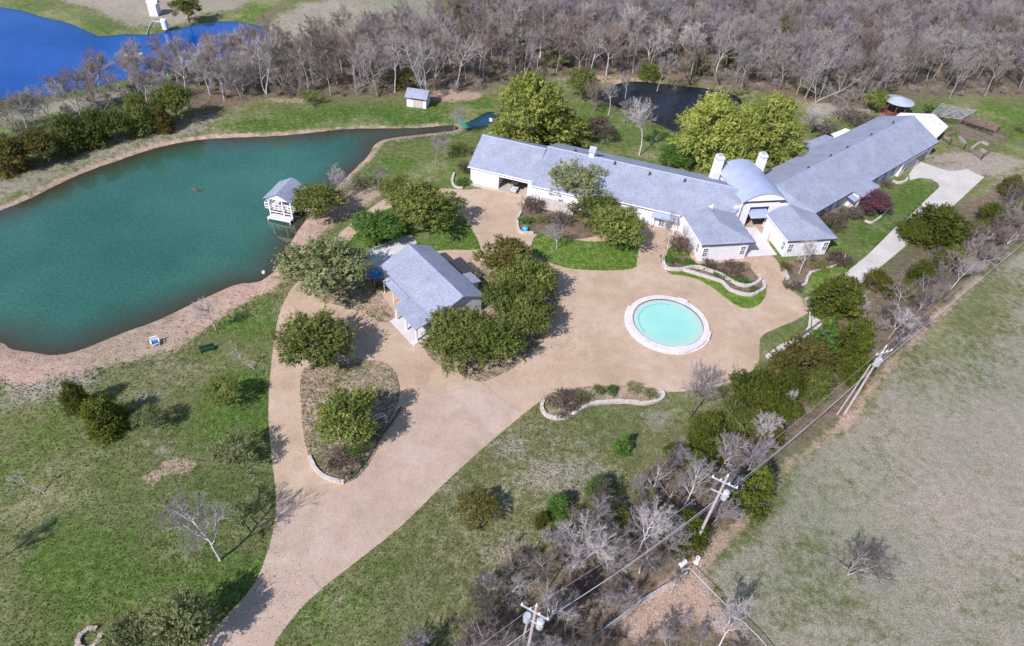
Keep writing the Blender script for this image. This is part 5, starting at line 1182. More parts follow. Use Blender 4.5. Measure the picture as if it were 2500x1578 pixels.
T = [  # kind, x, y, width (overview px), height m, material, label, name
 ('oak', 770, 640, 215, 8.0, 'greyoak', 'large grey-green oak between the pond and the white outbuilding'),
 ('oak', 742, 805, 180, 6.2, 'oak', 'spreading green oak over the pale path south-west of the white outbuilding'),
 ('oak', 1000, 492, 165, 7.6, 'oak', 'broad olive-green oak whose shadow falls on the garage apron'),
 ('airy', 940, 450, 100, 6.0, 'oak', 'thin olive oak left of the broad oak by the garage apron'),
 ('oak', 890, 540, 130, 4.4, 'bright', 'low light-green rounded tree just north of the white outbuilding'),
 ('oak', 748, 478, 115, 5.6, 'oak', 'olive oak on the shore touching the white boathouse'),
 ('oak', 1190, 612, 130, 6.5, 'bronze', 'yellowish-brown green oak at the north tip of the oak clump beside the court'),
 ('oak', 1238, 668, 135, 6.5, 'oak', 'green oak on the court side of the clump east of the white outbuilding'),
 ('oak', 1190, 712, 110, 6.5, 'darkoak', 'dark oak against the gable of the white outbuilding'),
 ('oak', 1238, 748, 125, 6.2, 'oak', 'oak casting a ragged shadow toward the round pool'),
 ('oak', 1085, 800, 185, 5.8, 'oak', 'broad front oak hiding the porch corner of the white outbuilding'),
 ('oak', 1172, 805, 130, 5.6, 'darkoak', 'dark oak at the south tip of the clump over the driveway'),
 ('oak', 818, 985, 150, 7.2, 'oak', 'single green oak standing in the island bed'),
 ('airy', 1360, 435, 160, 8.2, 'greyoak', 'grey-green airy multi-stemmed tree rising in front of the long grey roof'),
 ('oak', 1400, 500, 110, 5.6, 'darkoak', 'dark oak below the airy tree, close to the house wall'),
 ('oak', 1448, 540, 130, 6.5, 'oak', 'olive oak at the right end of the bright lawn before the house'),
 ('airy', 525, 925, 95, 4.5, 'oak', 'thin green young tree beside the pale path with a dark shadow to its right'),
 ('airy', 552, 1062, 130, 4.8, 'greyoak', 'grey-green spreading young oak on the lawn left of the island bed'),
 ('airy', 350, 985, 75, 3.8, 'greyoak', 'small pale grey-green tree right of the two dark cedars on the lawn'),
 ('oak', 430, 1475, 150, 6.0, 'greyoak', 'grey-green oak at the bottom edge beside the foot of the driveway'),
 ('oak', 300, 1500, 110, 4.0, 'greyoak', 'low sparse oak at the bottom edge right of the stone ring'),
 ('airy', 1120, 1200, 120, 3.4, 'bronze', 'low yellow-green bushy tree on the slope south of the driveway'),
 ('airy', 1405, 305, 95, 4.8, 'brown', 'brown-leaved small tree behind the house chimney'),
 ('willow', 1245, 262, 185, 14.0, 'lime', 'huge yellow-green tree behind the garage end of the house'),
 ('willow', 1325, 300, 110, 7.0, 'lime', 'lower yellow-green tree leaning off the right side of the huge one behind the garage'),
 ('dense', 1372, 198, 68, 7.0, 'oak', 'olive-green upright tree right of the huge yellow-green tree'),
 ('willow', 1668, 305, 150, 13.0, 'lime', 'yellow-green tree left of the chimneys behind the barrel roof'),
 ('willow', 1742, 322, 110, 12.0, 'lime', 'yellow-green tree directly behind the barrel roof between both chimneys'),
 ('willow', 1812, 305, 140, 13.0, 'lime', 'yellow-green tree above the right chimney beside the right wing'),
 ('oak', 1590, 370, 90, 3.6, 'bright', 'low green bush-like tree against the back eave left of the yellow-green trees'),
 ('hang', 437, 20, 72, 7.0, 'olivew', 'hanging olive willow on the far bank of the blue pond'),
 ('dense', 2060, 238, 52, 5.0, 'oak', 'dark green tree left of the red gazebo'),
 ('shrub', 2195, 262, 40, 2.4, 'bright', 'light green bush behind the weathered trellis'),
 ('dense', 2210, 528, 145, 5.5, 'cedar', 'wide dark cedar beside the pale road at the right'),
 ('dense', 2150, 548, 70, 4.0, 'cedar', 'smaller dark cedar overhanging the left side of the pale road'),
 ('dense', 2385, 437, 55, 3.6, 'bronze', 'rounded brownish cedar near the right edge above the brush'),
 ('dense', 1975, 700, 125, 6.5, 'cedar', 'dark cedar at the bend where the pale road meets the drive'),
 ('cone', 1942, 790, 80, 7.0, 'bright', 'bright green conical cedar in the middle of the hedgerow'),
 ('dense', 2003, 805, 95, 8.0, 'cedar', 'tall dark cedar just left of the twin-shaft utility pole'),
 ('dense', 1900, 850, 140, 5.8, 'bronze', 'bronze-green rounded cedar left of the bright conical cedar'),
 ('dense', 1785, 925, 130, 6.0, 'cedar', 'rounded cedar south-east of the round court behind a pale forked trunk'),
 ('dense', 1850, 905, 80, 5.0, 'cedar', 'cedar squeezed between the bronze cedar and the forked pale trunk'),
 ('dense', 1665, 1012, 100, 5.0, 'cedar', 'spreading cedar below the grey bare tree at the court edge'),
 ('cone', 1782, 1140, 110, 7.0, 'cedar', 'tall green cedar at the field edge right of the middle utility pole'),
 ('dense', 1605, 1245, 115, 4.5, 'cedar', 'dark cedar directly left of the middle utility pole'),
 ('cone', 1467, 1042, 44, 3.4, 'bright', 'small lone bright green cedar on the slope below the round court'),
 ('dense', 1580, 1062, 40, 2.6, 'cedar', 'small dark cedar at the upper rim of the scrub'),
 ('dense', 1312, 1185, 60, 3.0, 'bright', 'green bushy cedar at the left rim of the scrub'),
 ('dense', 1275, 1222, 36, 2.2, 'cedar', 'little cedar just below the green bushy cedar at the scrub rim'),
 ('dense', 1405, 1150, 60, 3.2, 'bright', 'grey-green cedar half hidden behind white branches in the scrub'),
 ('dense', 170, 935, 62, 4.6, 'cedar', 'left one of the two dark cedars on the pond lawn'),
 ('dense', 240, 975, 100, 4.6, 'cedar', 'right and broader one of the two dark cedars on the pond lawn'),
 ('dense', 2115, 690, 70, 4.2, 'darkoak', 'dark green cedar in the brush right of the pale arching branches'),
 ('dense', 2170, 640, 60, 3.8, 'cedar', 'olive cedar in the brush below the pale road'),
 ('dense', 2240, 605, 66, 4.0, 'darkoak', 'dark green cedar among the slanting white trunks'),
 ('dense', 2330, 505, 60, 4.2, 'cedar', 'olive cedar right of the pale road under the rounded brownish cedar'),
 ('dense', 2395, 500, 60, 4.4, 'darkoak', 'dark green cedar at the right edge of the brush'),
 ('dense', 2020, 870, 70, 4.6, 'cedar', 'olive cedar beneath the tall one by the twin-shaft pole'),
 ('dense', 1730, 985, 90, 4.6, 'darkoak', 'dark green cedar between the spreading and the rounded cedar'),
 ('dense', 1690, 1050, 80, 4.0, 'cedar', 'olive cedar just below the spreading cedar at the court edge'),
 ('dense', 1800, 1010, 90, 4.4, 'bronze', 'bronze-tinged cedar below the rounded one near the cables'),
 ('dense', 1845, 965, 80, 4.4, 'cedar', 'olive cedar behind the small white bare tree'),
 ('dense', 1925, 905, 80, 4.6, 'darkoak', 'dark green cedar right of the bronze-green one'),
 ('dense', 1520, 1165, 60, 3.0, 'greyoak', 'grey-green cedar in the upper scrub beside white trunks'),
 ('dense', 1640, 1090, 60, 3.2, 'darkoak', 'dark cedar in the scrub below the spreading cedar'),
 ('dense', 1460, 1215, 60, 2.8, 'darkoak', 'low dark cedar in the middle of the scrub'),
 ('dense', 2300, 540, 60, 3.4, 'cedar', 'olive cedar in the brush just right of the wide dark cedar'),
 ('dense', 2060, 660, 60, 3.6, 'bronze', 'brownish cedar in the brush behind the pale forked tree'),
]
for i, t in enumerate(T):
    nm = {'willow': 'yellow_green_tree', 'hang': 'willow_tree', 'cone': 'cedar_tree', 'dense': 'cedar_tree', 'shrub': 'shrub'}.get(t[0], 'oak_tree')
    leafy(*t, name=nm, var=i, cat='shrub' if t[0] == 'shrub' else 'tree')
G_H = 'row of dense evergreens on the pond embankment'
for i, (x, y, w, h, mt, lb) in enumerate([
    (15, 372, 80, 5.2, 'bronze', 'bronze-green evergreen at the left end of the embankment row'), (85, 352, 85, 5.2, 'bronze', 'second bronze-green evergreen from the left on the embankment'),
    (155, 322, 75, 5.6, 'darkoak', 'dark green evergreen right of the bronze pair in the row'), (222, 306, 66, 5.6, 'darkoak', 'narrow dark evergreen, fourth in the embankment row'),
    (268, 300, 62, 5.0, 'darkoak', 'low dark evergreen, fifth in the embankment row'), (325, 275, 70, 6.2, 'oak', 'tall olive evergreen, second from the right in the row'), (378, 285, 46, 4.2, 'bronze', 'short brownish evergreen wedged between the two tallest of the row'),
    (408, 248, 78, 6.6, 'oak', 'tallest evergreen at the right end of the embankment row')]):
    leafy('dense', x, y - 6, w * 1.08, h * 1.15, mt, lb, name='evergreen_tree', group=G_H, var=i)

SH = [  # shrubs
 ('twiggy', 1328, 945, 95, 2.0, 'brown', 'wide brown bare bush at the left end of the bed south of the pool'),
 ('twiggy', 1372, 935, 40, 1.6, 'oak', 'olive bush right beside the wide brown bush'), ('shrub', 1405, 918, 26, 1.2, 'oak', 'first small round green shrub in the bed south of the pool'),
 ('shrub', 1438, 920, 30, 1.2, 'bright', 'second small round green shrub in the bed south of the pool'), ('twiggy', 1490, 912, 44, 1.4, 'greyoak', 'grey-green loose shrub near the right end of that bed'),
 ('twiggy', 1530, 925, 38, 1.3, 'greyoak', 'olive loose shrub at the curled right end of that bed'),
 ('twiggy', 800, 1088, 95, 1.7, 'brown', 'dark brown bush filling the south tip of the island bed'), ('twiggy', 832, 1060, 40, 2.2, 'bright', 'green bush above the dark brown one in the island bed'),
 ('twiggy', 862, 1040, 44, 1.8, 'oak', 'olive bush at the east edge of the island bed'),
 ('twiggy', 1250, 482, 60, 2.8, 'brown', 'tall brown bush at the garage corner'), ('shrub', 1238, 520, 36, 1.2, 'bright', 'bright green shrub behind the blue pot'),
 ('twiggy', 1275, 515, 34, 1.4, 'oak', 'green-brown shrub right of the bright one by the apron'), ('twiggy', 1318, 515, 66, 2.2, 'brush', 'grey leafless bush in the bark bed before the house'),
 ('twiggy', 1597, 578, 66, 2.6, 'brown', 'brown bare bush against the left wall of the left front wing'),
 ('twiggy', 1722, 630, 66, 1.7, 'brown', 'rounded dark brown bush under the front windows of the left front wing'), ('twiggy', 1672, 622, 48, 1.1, 'brown', 'low reddish-brown bush left of the rounded brown one'),
 ('shrub', 1700, 648, 40, .7, 'bright', 'low green mat shrub inside the upper stone edging'), ('shrub', 1740, 660, 44, .7, 'bright', 'low green mat shrub at the right end inside the upper edging'),
 ('shrub', 1575, 612, 40, .8, 'bright', 'low green shrub at the left tip of the S-shaped bed'), ('shrub', 1620, 618, 36, .8, 'bright', 'low green shrub at the foot of the left front wing corner'),
 ('twiggy', 1775, 682, 34, .7, 'bright', 'small green shrub in the narrow terrace between the edgings'),
 ('twiggy', 1850, 628, 38, 1.2, 'bronze', 'olive shrub at the left front corner of the right front wing'), ('twiggy', 1868, 672, 50, 1.1, 'brown', 'rust-brown shrub below the thick white trunk'),
 ('twiggy', 1925, 625, 52, 1.3, 'oak', 'green shrub under the wall of the right front wing'), ('twiggy', 1975, 610, 70, 1.9, 'brown', 'brown bush at the right corner of the right front wing'),
 ('twiggy', 1950, 520, 84, 2.8, 'brown', 'wide brown bare bush along the wall between front wing and bump-out'), ('twiggy', 2000, 500, 60, 2.6, 'brush', 'pale twiggy bush beneath the little awning'),
 ('oak', 2055, 478, 78, 4.0, 'purple', 'purple flowering small tree beside the bump-out of the right wing'), ('twiggy', 2035, 495, 50, 2.0, 'brown', 'dark brown bush left of the purple tree'),
 ('twiggy', 2085, 430, 40, 1.5, 'brush', 'grey-brown shrub by the short stone edging of the right wing'),
 ('twiggy', 1092, 395, 36, 2.4, 'brown', 'narrow brown-green bush at the left wall of the garage'), ('shrub', 1092, 428, 40, .7, 'bright', 'low green plants at the left corner of the garage'),
 ('twiggy', 1080, 350, 60, 2.0, 'oak', 'olive bush on the lawn left of the garage roof'), ('twiggy', 2005, 275, 90, 2.6, 'brush', 'tan scrubby bush on the slope behind the right wing'), ('twiggy', 1935, 300, 80, 3.0, 'brush', 'grey-brown scrubby bush right of the yellow-green trees'),
 ('twiggy', 2045, 295, 60, 1.8, 'greyoak', 'low green scrub behind the roof of the right wing'), ('shrub', 895, 672, 34, 1.6, 'darkoak', 'round dark green shrub west of the white outbuilding'),
 ('twiggy', 2400, 300, 36, 2.2, 'greyoak', 'grey-green bush on bright grass at the right edge'), ('twiggy', 855, 425, 70, 2.4, 'greyoak', 'grey-green scrub on the pond bank right of the boathouse oak'),
 ('twiggy', 730, 228, 60, 2.4, 'oak', 'dark green scrub at the wood edge above the green bank'), ('twiggy', 2225, 600, 60, 2.0, 'brush', 'brown scrub below the wide dark cedar')]
for i, t in enumerate(SH):
    tr_ = t[0] == 'oak'
    leafy(*t, name='flowering_tree' if tr_ else 'shrub', cat='tree' if tr_ else 'shrub', var=i)

# hand-placed bare trees: x, y (foot), height, variant, bark, twigs, width, label
BT = [
 (518, 1318, 9.8, 1, 'bark_pale', 'tw_grey', 1.0, 'large silvery bare tree on the lawn casting a long branching shadow over the driveway'),
 (508, 778, 6.0, 0, 'bark_pale', 'tw_pale', .9, 'pinkish bare tree on the south shore of the pond'),
 (1025, 385, 6.6, 1, 'bark_grey', 'tw_grey', .95, 'grey bare tree on the grass left of the garage'), (1068, 320, 6.6, 0, 'bark_grey', 'tw_grey', 1.0, 'grey bare tree at the green footbridge'),
 (890, 448, 5.4, 1, 'bark_grey', 'tw_grey', 1.1, 'grey bare tree on the bank between boathouse and garage'), (812, 468, 6.5, 3, 'bark_grey', 'tw_pale', .9, 'whitish bare tree behind the boathouse oak'),
 (1503, 366, 12.0, 2, 'bark_pale', 'tw_pale', .95, 'tall white-trunked bare tree behind the middle of the long roof'),
 (1430, 272, 7.5, 2, 'bark_pale', 'tw_mauve', .9, 'slim bare tree on the near bank of the dark creek'), (1470, 232, 6.5, 0, 'bark_pale', 'tw_grey', .8, 'small pale bare tree standing at the left end of the dark creek'),
 (1622, 198, 12.0, 5, 'bark_dark', 'tw_brown', 1.1, 'large dark forked bare tree on the far bank of the dark creek'),
 (1622, 985, 8.5, 1, 'bark_dark', 'tw_grey', 1.0, 'dark bare tree spreading over the south-east rim of the round court'),
 (1878, 645, 6.5, 4, 'bark_pale', 'tw_pale', .8, 'leaning bare tree with thick white trunk before the right front wing'),
 (1562, 608, 9.0, 2, 'bark_pale', 'tw_grey', .6, 'slim white-trunked bare tree at the left tip of the S-shaped bed'),
 (1395, 262, 8.0, 3, 'bark_grey', 'tw_brown', .9, 'brown bare tree between the olive upright tree and the creek'), (1545, 215, 9.5, 0, 'bark_grey', 'tw_mauve', 1.0, 'mauve bare tree standing on the far bank above the middle of the creek'),
 (1700, 232, 10.0, 5, 'bark_grey', 'tw_brown', 1.0, 'many-stemmed bare tree behind the left yellow-green tree by the chimneys'), (1475, 290, 6.0, 1, 'bark_grey', 'tw_grey', .9, 'thin grey bare tree on the near bank left of the tall white trunk'),
 (1905, 318, 6.5, 3, 'bark_grey', 'tw_pale', 1.1, 'pale bare tree rising right of the yellow-green trees by the right wing'), (1965, 285, 5.5, 0, 'bark_grey', 'tw_brown', 1.1, 'tan bare tree on the slope behind the right wing roof'),
 (1308, 588, 5.0, 1, 'bark_pale', 'tw_grey', 1.0, 'small grey bare tree in the bright lawn before the house'),
 (1348, 1335, 9.0, 3, 'bark_pale', 'tw_pale', .9, 'big white forked bare tree in the lower scrub'), (1488, 1318, 9.5, 2, 'bark_pale', 'tw_pale', .9, 'tall white bare tree left of the dark cedar near the middle pole'),
 (1600, 1205, 8.5, 0, 'bark_pale', 'tw_grey', .9, 'white bare tree behind the middle utility pole'), (1270, 1475, 7.5, 4, 'bark_pale', 'tw_grey', .9, 'pale bare tree beside the nearest utility pole'),
 (1780, 1045, 7.0, 3, 'bark_pale', 'tw_pale', .8, 'forked white bare tree in front of the rounded cedar'), (1838, 985, 5.0, 0, 'bark_pale', 'tw_pale', .7, 'small white bare tree between cedars and the field'),
 (2088, 800, 7.0, 1, 'bark_pale', 'tw_pale', .9, 'white bare tree with twisting limbs right of the tall dark cedar'), (2235, 680, 6.5, 4, 'bark_pale', 'tw_grey', .8, 'slanting white bare trunk in the brush at the right'),
 (2290, 620, 7.5, 5, 'bark_pale', 'tw_grey', .9, 'cluster-stemmed white bare tree in the brush at the right'), (2360, 560, 7.5, 0, 'bark_grey', 'tw_grey', 1.0, 'grey bare tree in the brush near the right edge'),
 (1690, 1520, 6.5, 4, 'bark_pale', 'tw_pale', 1.0, 'white bare tree at the bottom edge inside the metal fence'), (1700, 1100, 7.5, 3, 'bark_pale', 'tw_mauve', .8, 'bare tree with mauve twigs below the spreading cedar'),
 (2000, 745, 5.0, 1, 'bark_pale', 'tw_pale', 1.1, 'pale branches arching over the dark cedar at the road bend'), (700, 225, 8.0, 5, 'bark_grey', 'tw_mauve', 1.0, 'bare tree at the wood edge above the green bank'),
]
for x, y, h, v, bk, tw, wd_, lb in BT: bare(x, y, h, lb, v, bk, tw, wide=wd_)
bare(1993, 1352, 4.6, 'low wide dark bare tree alone in the dry field', 0, 'bark_grey', 'tw_dark', lib=[WIDE], wide=1.15)
bare(190, 905, 2.6, 'thin bare sapling above the two dark cedars', 0, 'bark_dark', 'tw_pale', lib=SAP)
bare(598, 868, 4.2, 'leaning white sapling near the pale path', 1, 'bark_pale', 'tw_pale', lib=SAP, rot=0)
bare(104, 1158, 4.0, 'leaning pale sapling at the left edge of the lawn', 1, 'bark_pale', 'tw_pale', lib=SAP, rot=0)
bare(375, 1040, 2.4, 'short bare sapling under the small pale grey-green tree', 0, 'bark_grey', 'tw_grey', lib=SAP)
bare(-45, 1345, 6.0, 'bare tree at the left edge casting a dark shadow over the lawn', 1, 'bark_grey', 'tw_grey')

def project(p):
    d = Vector(p) - Vector((0, 0, CAMH)); k = d.dot(FW); return W / 2 + F * d.dot(RT) / k, H / 2 - F * d.dot(UP) / k
def scatter(polyD, step, jit=.45, margin=250, clear=None):
    pl = [D(*q) if not isinstance(q, Vector) else q for q in polyD]; px = [p.x for p in pl]; py = [p.y for p in pl]
    g = np.stack(np.meshgrid(np.arange(min(px), max(px), step), np.arange(min(py), max(py), step)), -1).reshape(-1, 2)
    g = g + rng.uniform(-jit, jit, g.shape) * step
    ok = sdist(g[:, 0], g[:, 1], pl) < 0
    for poly, *_ in PONDS: ok &= sdist(g[:, 0], g[:, 1], poly) > (clear if clear is not None else 1.5)
    out = []
    for x, y in g[ok]:
        u, v = project((x, y, 3))
        if -margin < u < W + margin and -margin < v < H + margin: out.append(Vector((x, y, 0)))
    return out
# scrub trees of the hedgerow, individually
SCRUB = [(2430, 420), (2350, 500), (2275, 575), (2175, 655), (2085, 735), (2050, 775), (2100, 850), (2200, 740), (2300, 640), (2420, 540)]
SCRUB2 = [(1680, 1085), (1560, 1110), (1440, 1160), (1360, 1210), (1210, 1330), (1110, 1430), (960, 1510), (900, 1640), (1350, 1640), (1480, 1420), (1600, 1290), (1700, 1220), (1770, 1110), (1790, 1080), (1740, 1080)]
def project_d(p): u, v = project(p); return u / DK, v / DK
TWN = {'tw_scrub': 'brown', 'tw_brown': 'tan', 'tw_dark': 'dark', 'tw_lilac': 'lilac-grey', 'tw_mauve': 'mauve', 'tw_pale': 'pale', 'tw_grey': 'grey'}
BKN = {'bark_grey': 'grey-stemmed', 'bark_dark': 'dark-stemmed', 'bark_pale': 'white-stemmed'}
def scrub(poly, step, hr, tws, bks, marks, noun, grp, clear=2):
    for p in scatter(poly, step, clear=clear):
        u, v = project_d(p); wh = min(marks, key=lambda m_: (m_[0] - u) ** 2 + (m_[1] - v) ** 2)[2]
        bk, tw, hm = random.choice(bks), random.choice(tws), random.uniform(*hr)
        size = 'tall' if hm > hr[0] + .55 * (hr[1] - hr[0]) else 'low'
        bare(0, 0, hm, f'{size} {BKN[bk]} {noun} with {TWN[tw]} twigs {wh}', random.randrange(6), bk, tw, group=f'{grp} {wh}', pos=p)
scrub(SCRUB, 2.8, (3.2, 6.2), ['tw_scrub', 'tw_brown', 'tw_dark', 'tw_scrub'], ['bark_grey', 'bark_dark', 'bark_pale'],
      [(2400, 430, 'at the right edge'), (2310, 500, 'right of the wide dark cedar'), (2250, 580, 'below the wide dark cedar'), (2150, 660, 'below the pale road'), (2060, 740, 'by the road-bend cedar'), (2130, 800, 'right of the twin-shaft pole'), (2230, 720, 'under the cables'), (2330, 620, 'at the field rim far right')], 'scrub tree', 'scrub trees')
scrub(SCRUB2, 2.9, (3.6, 7.4), ['tw_lilac', 'tw_grey', 'tw_dark', 'tw_lilac', 'tw_scrub'], ['bark_grey', 'bark_dark', 'bark_pale', 'bark_pale'],
      [(1560, 1100, 'below the spreading cedar'), (1430, 1190, 'by the half-hidden cedar'), (1320, 1280, 'by the forked white tree'), (1240, 1380, 'above the nearest pole'), (1120, 1470, 'at the bottom edge'), (1350, 1430, 'under the thick cable'), (1500, 1320, 'near the tall white tree'), (1650, 1190, 'by the middle pole'), (1780, 1060, 'left of the field cedar')], 'scrub tree', 'thicket trees')
BERM = [(-120, 330), (0, 318), (120, 280), (220, 225), (300, 190), (420, 160), (520, 130), (600, 120), (650, 170), (560, 240), (440, 240), (300, 262), (120, 315), (0, 350), (-120, 375)]
scrub([(1600, 1375), (1500, 1450), (1420, 1520), (1400, 1600), (1800, 1600), (1720, 1460)], 3.0, (1.8, 3.8), ['tw_lilac', 'tw_scrub', 'tw_dark'], ['bark_grey', 'bark_pale'], [(1600, 1450, 'inside the metal fence corner'), (1480, 1560, 'inside the fence at the bottom edge')], 'scrub tree', 'fenced scrub trees')
scrub(BERM, 3.6, (6.5, 10.0), ['tw_pale', 'tw_mauve', 'tw_brown', 'tw_mauve', 'tw_grey'], ['bark_grey', 'bark_pale'],
      [(40, 330, 'behind the bronze evergreens'), (190, 280, 'behind the dark evergreens'), (330, 220, 'behind the tallest evergreens'), (430, 190, 'beside the float'), (520, 165, 'by the narrowing blue pond'), (600, 160, 'at the tip of the blue pond')], 'bare tree', 'bank trees', .3)
n_hand = NB[0]
# woodland: nearest ones are individual trees, the far rest is one mass
WOODT = [(520, 235), (640, 233), (800, 235), (930, 230), (1130, 220), (1190, 196), (1400, 178), (1560, 182), (1720, 208), (1900, 240), (2020, 255), (2100, 215), (2230, 230), (2420, 230), (2560, 220), (2700, -150), (1600, -150), (1060, -60), (1085, 60), (930, 115), (780, 135), (640, 170)]
pts = scatter(WOODT, 4.9, margin=120, clear=2.0)
pts.sort(key=lambda p: p.length)
quota = max(0, 296 - n_hand)
ZN = [(760, 'by the blue pond', 1), (905, 'left of the white shed', 1), (1050, 'behind the white shed', 1), (1200, 'left of the huge yellow-green tree', 1), (1400, 'beyond the huge yellow-green tree', 2), (1560, 'beyond the left creek half', 2),
      (1740, 'beyond the right creek half', 2), (1900, 'above the chimney trees', 3), (2060, 'left of the red gazebo', 3), (2230, 'behind the red gazebo and trellis', 3), (9999, 'at the right edge', 3)]
def foot(p):
    u, v = project(p); return u / DK, v / DK
front = {}
for p in pts[:quota]:
    z_ = next(k for k, z in enumerate(ZN) if foot(p)[0] < z[0]); front.setdefault(z_, []).append(foot(p)[1])
for p in pts[:quota]:
    u, v = foot(p); k = next(k for k, z in enumerate(ZN) if u < z[0]); q_ = sorted(front[k])[::-1]; f_ = v >= q_[max(0, len(q_) // 4 - 1)]
    pale = random.random() < .4
    tw = random.choice([['tw_mauve', 'tw_brown', 'tw_mauve', 'tw_scrub'], ['tw_mauve', 'tw_pale', 'tw_grey', 'tw_brown', 'tw_scrub'], ['tw_grey', 'tw_lilac', 'tw_grey', 'tw_lilac', 'tw_pale', 'tw_scrub']][ZN[k][2] - 1])
    lb = ('white-trunked' if pale else 'grey-trunked') + ' bare tree ' + ('at the wood edge ' if f_ else 'deep in the wood ') + ZN[k][1]
    bare(0, 0, random.uniform(9.5, 14.0), lb, random.randrange(6), 'bark_pale' if pale else 'bark_grey', tw, group=('front' if f_ else 'inner') + (' white-trunked' if pale else '') + ' woodland trees ' + ZN[k][1], pos=p, wide=random.uniform(.85, 1.1))
print('bare trees', n_hand, 'wood pts', len(pts), 'individual', NB[0])
rest = pts[quota:]
lows = [np.concatenate([a[:, :], b]) for a, b in [gen_bare(500 + i, h=9.5, spread=.44, n1=8, n2=6, n3=5, n4=5, twig=.014) for i in range(3)]]
def merged(name, protos, places, hr, h0, mats, sides=3):
    for gi, mt in enumerate(mats):
        acc = []
        for p in places[gi::len(mats)]:
            S = protos[random.randrange(len(protos))].copy(); s = random.uniform(*hr) / h0; a = random.uniform(0, 6.28)
            M_ = np.array([[cos(a), -sin(a), 0], [sin(a), cos(a), 0], [0, 0, 1]]) * s
            S[:, :3] = S[:, :3] @ M_.T + np.array([p.x, p.y, 0]); S[:, 3:6] = S[:, 3:6] @ M_.T + np.array([p.x, p.y, 0]); S[:, 6:] *= max(s, .8); acc.append(S)
        if acc: yield np.concatenate(acc), mt
def one_object(name, chunks, kind='stuff'):
    allS = []; mi = []; ms = []
    for S, mt in chunks: allS.append(S); mi += [len(ms)] * (len(S) * 3); ms.append(mt)
    me = segs_mesh(name, np.concatenate(allS), ms[0])
    for mt in ms[1:]: me.materials.append(MAT[mt])
    me.polygons.foreach_set('material_index', np.array(mi, np.int32)); o = bpy.data.objects.new(name, me); COL.objects.link(o); return tag(o, kind=kind)
if rest:
    o = one_object('distant_woodland', merged('w', lows, rest, (9, 13.5), 9.5, ['tw_mauve', 'tw_grey', 'tw_lilac', 'tw_scrub'])); tag(o, 'mass of bare grey woodland filling the top edge beyond the nearer trees', 'woodland')
# undergrowth
brush = []
for i in range(4):
    a, b = gen_bare(700 + i, h=2.2, spread=.7, n1=6, n2=5, n3=4, n4=2, trunk=.05, tr=.04, multi=2, twig=.009); brush.append(np.concatenate([a, b]))
ug = scatter(WOODT, 3.4, margin=60, clear=1.0); ug.sort(key=lambda p: p.length); ug = ug[:620]
ug += scatter(SCRUB, 2.2, clear=1) + scatter(SCRUB2, 2.8, clear=1) + scatter(BERM, 4.0, clear=1)
o = one_object('undergrowth', merged('u', brush, ug, (1.2, 2.6), 2.2, ['tw_brown', 'tw_dark', 'tw_mauve', 'tw_grey'])); tag(o, 'low leafless undergrowth covering the ground in the woodland and hedgerow', 'undergrowth')
# evergreens and dark hollies inside the wood
WE = [(1090, 25, 80, 7, 'darkoak', 'dark evergreen in the woodland right of the far clearing'), (1430, 75, 50, 8, 'oak', 'olive evergreen among the bare trees above the creek'), (1390, 30, 44, 6, 'darkoak', 'dark evergreen deep in the middle of the woodland'), (1175, 60, 60, 5, 'darkoak', 'small dark evergreen below the one right of the far clearing'),
      (1840, 70, 36, 7, 'oak', 'narrow olive evergreen left of the silver-grey wood'), (1740, 130, 60, 6, 'darkoak', 'dark evergreen behind the leaning pale trunks past the creek'), (2170, 20, 70, 6, 'darkoak', 'dark evergreen near the top edge at the right'), (2380, 90, 70, 6, 'darkoak', 'dark evergreen at the right edge of the woodland'),
      (1230, 110, 60, 4, 'greyoak', 'grey-green bush-like tree above the huge yellow-green tree'), (1640, 150, 70, 3.5, 'greyoak', 'green scrubby tree by the creek bank foot path'), (1310, 140, 60, 3.5, 'greyoak', 'second grey-green bush-like tree left of the creek'), (960, 185, 70, 3, 'oak', 'green understory tree behind the white shed'), (1530, 165, 60, 3, 'oak', 'low green understory tree on the far creek bank'), (1900, 205, 50, 3, 'oak', 'low green understory tree right of the yellow-green trees')]
for i, (x, y, w, h, mt, lb) in enumerate(WE): leafy('dense', x, y, w, h, mt, lb, name='evergreen_tree', var=i)

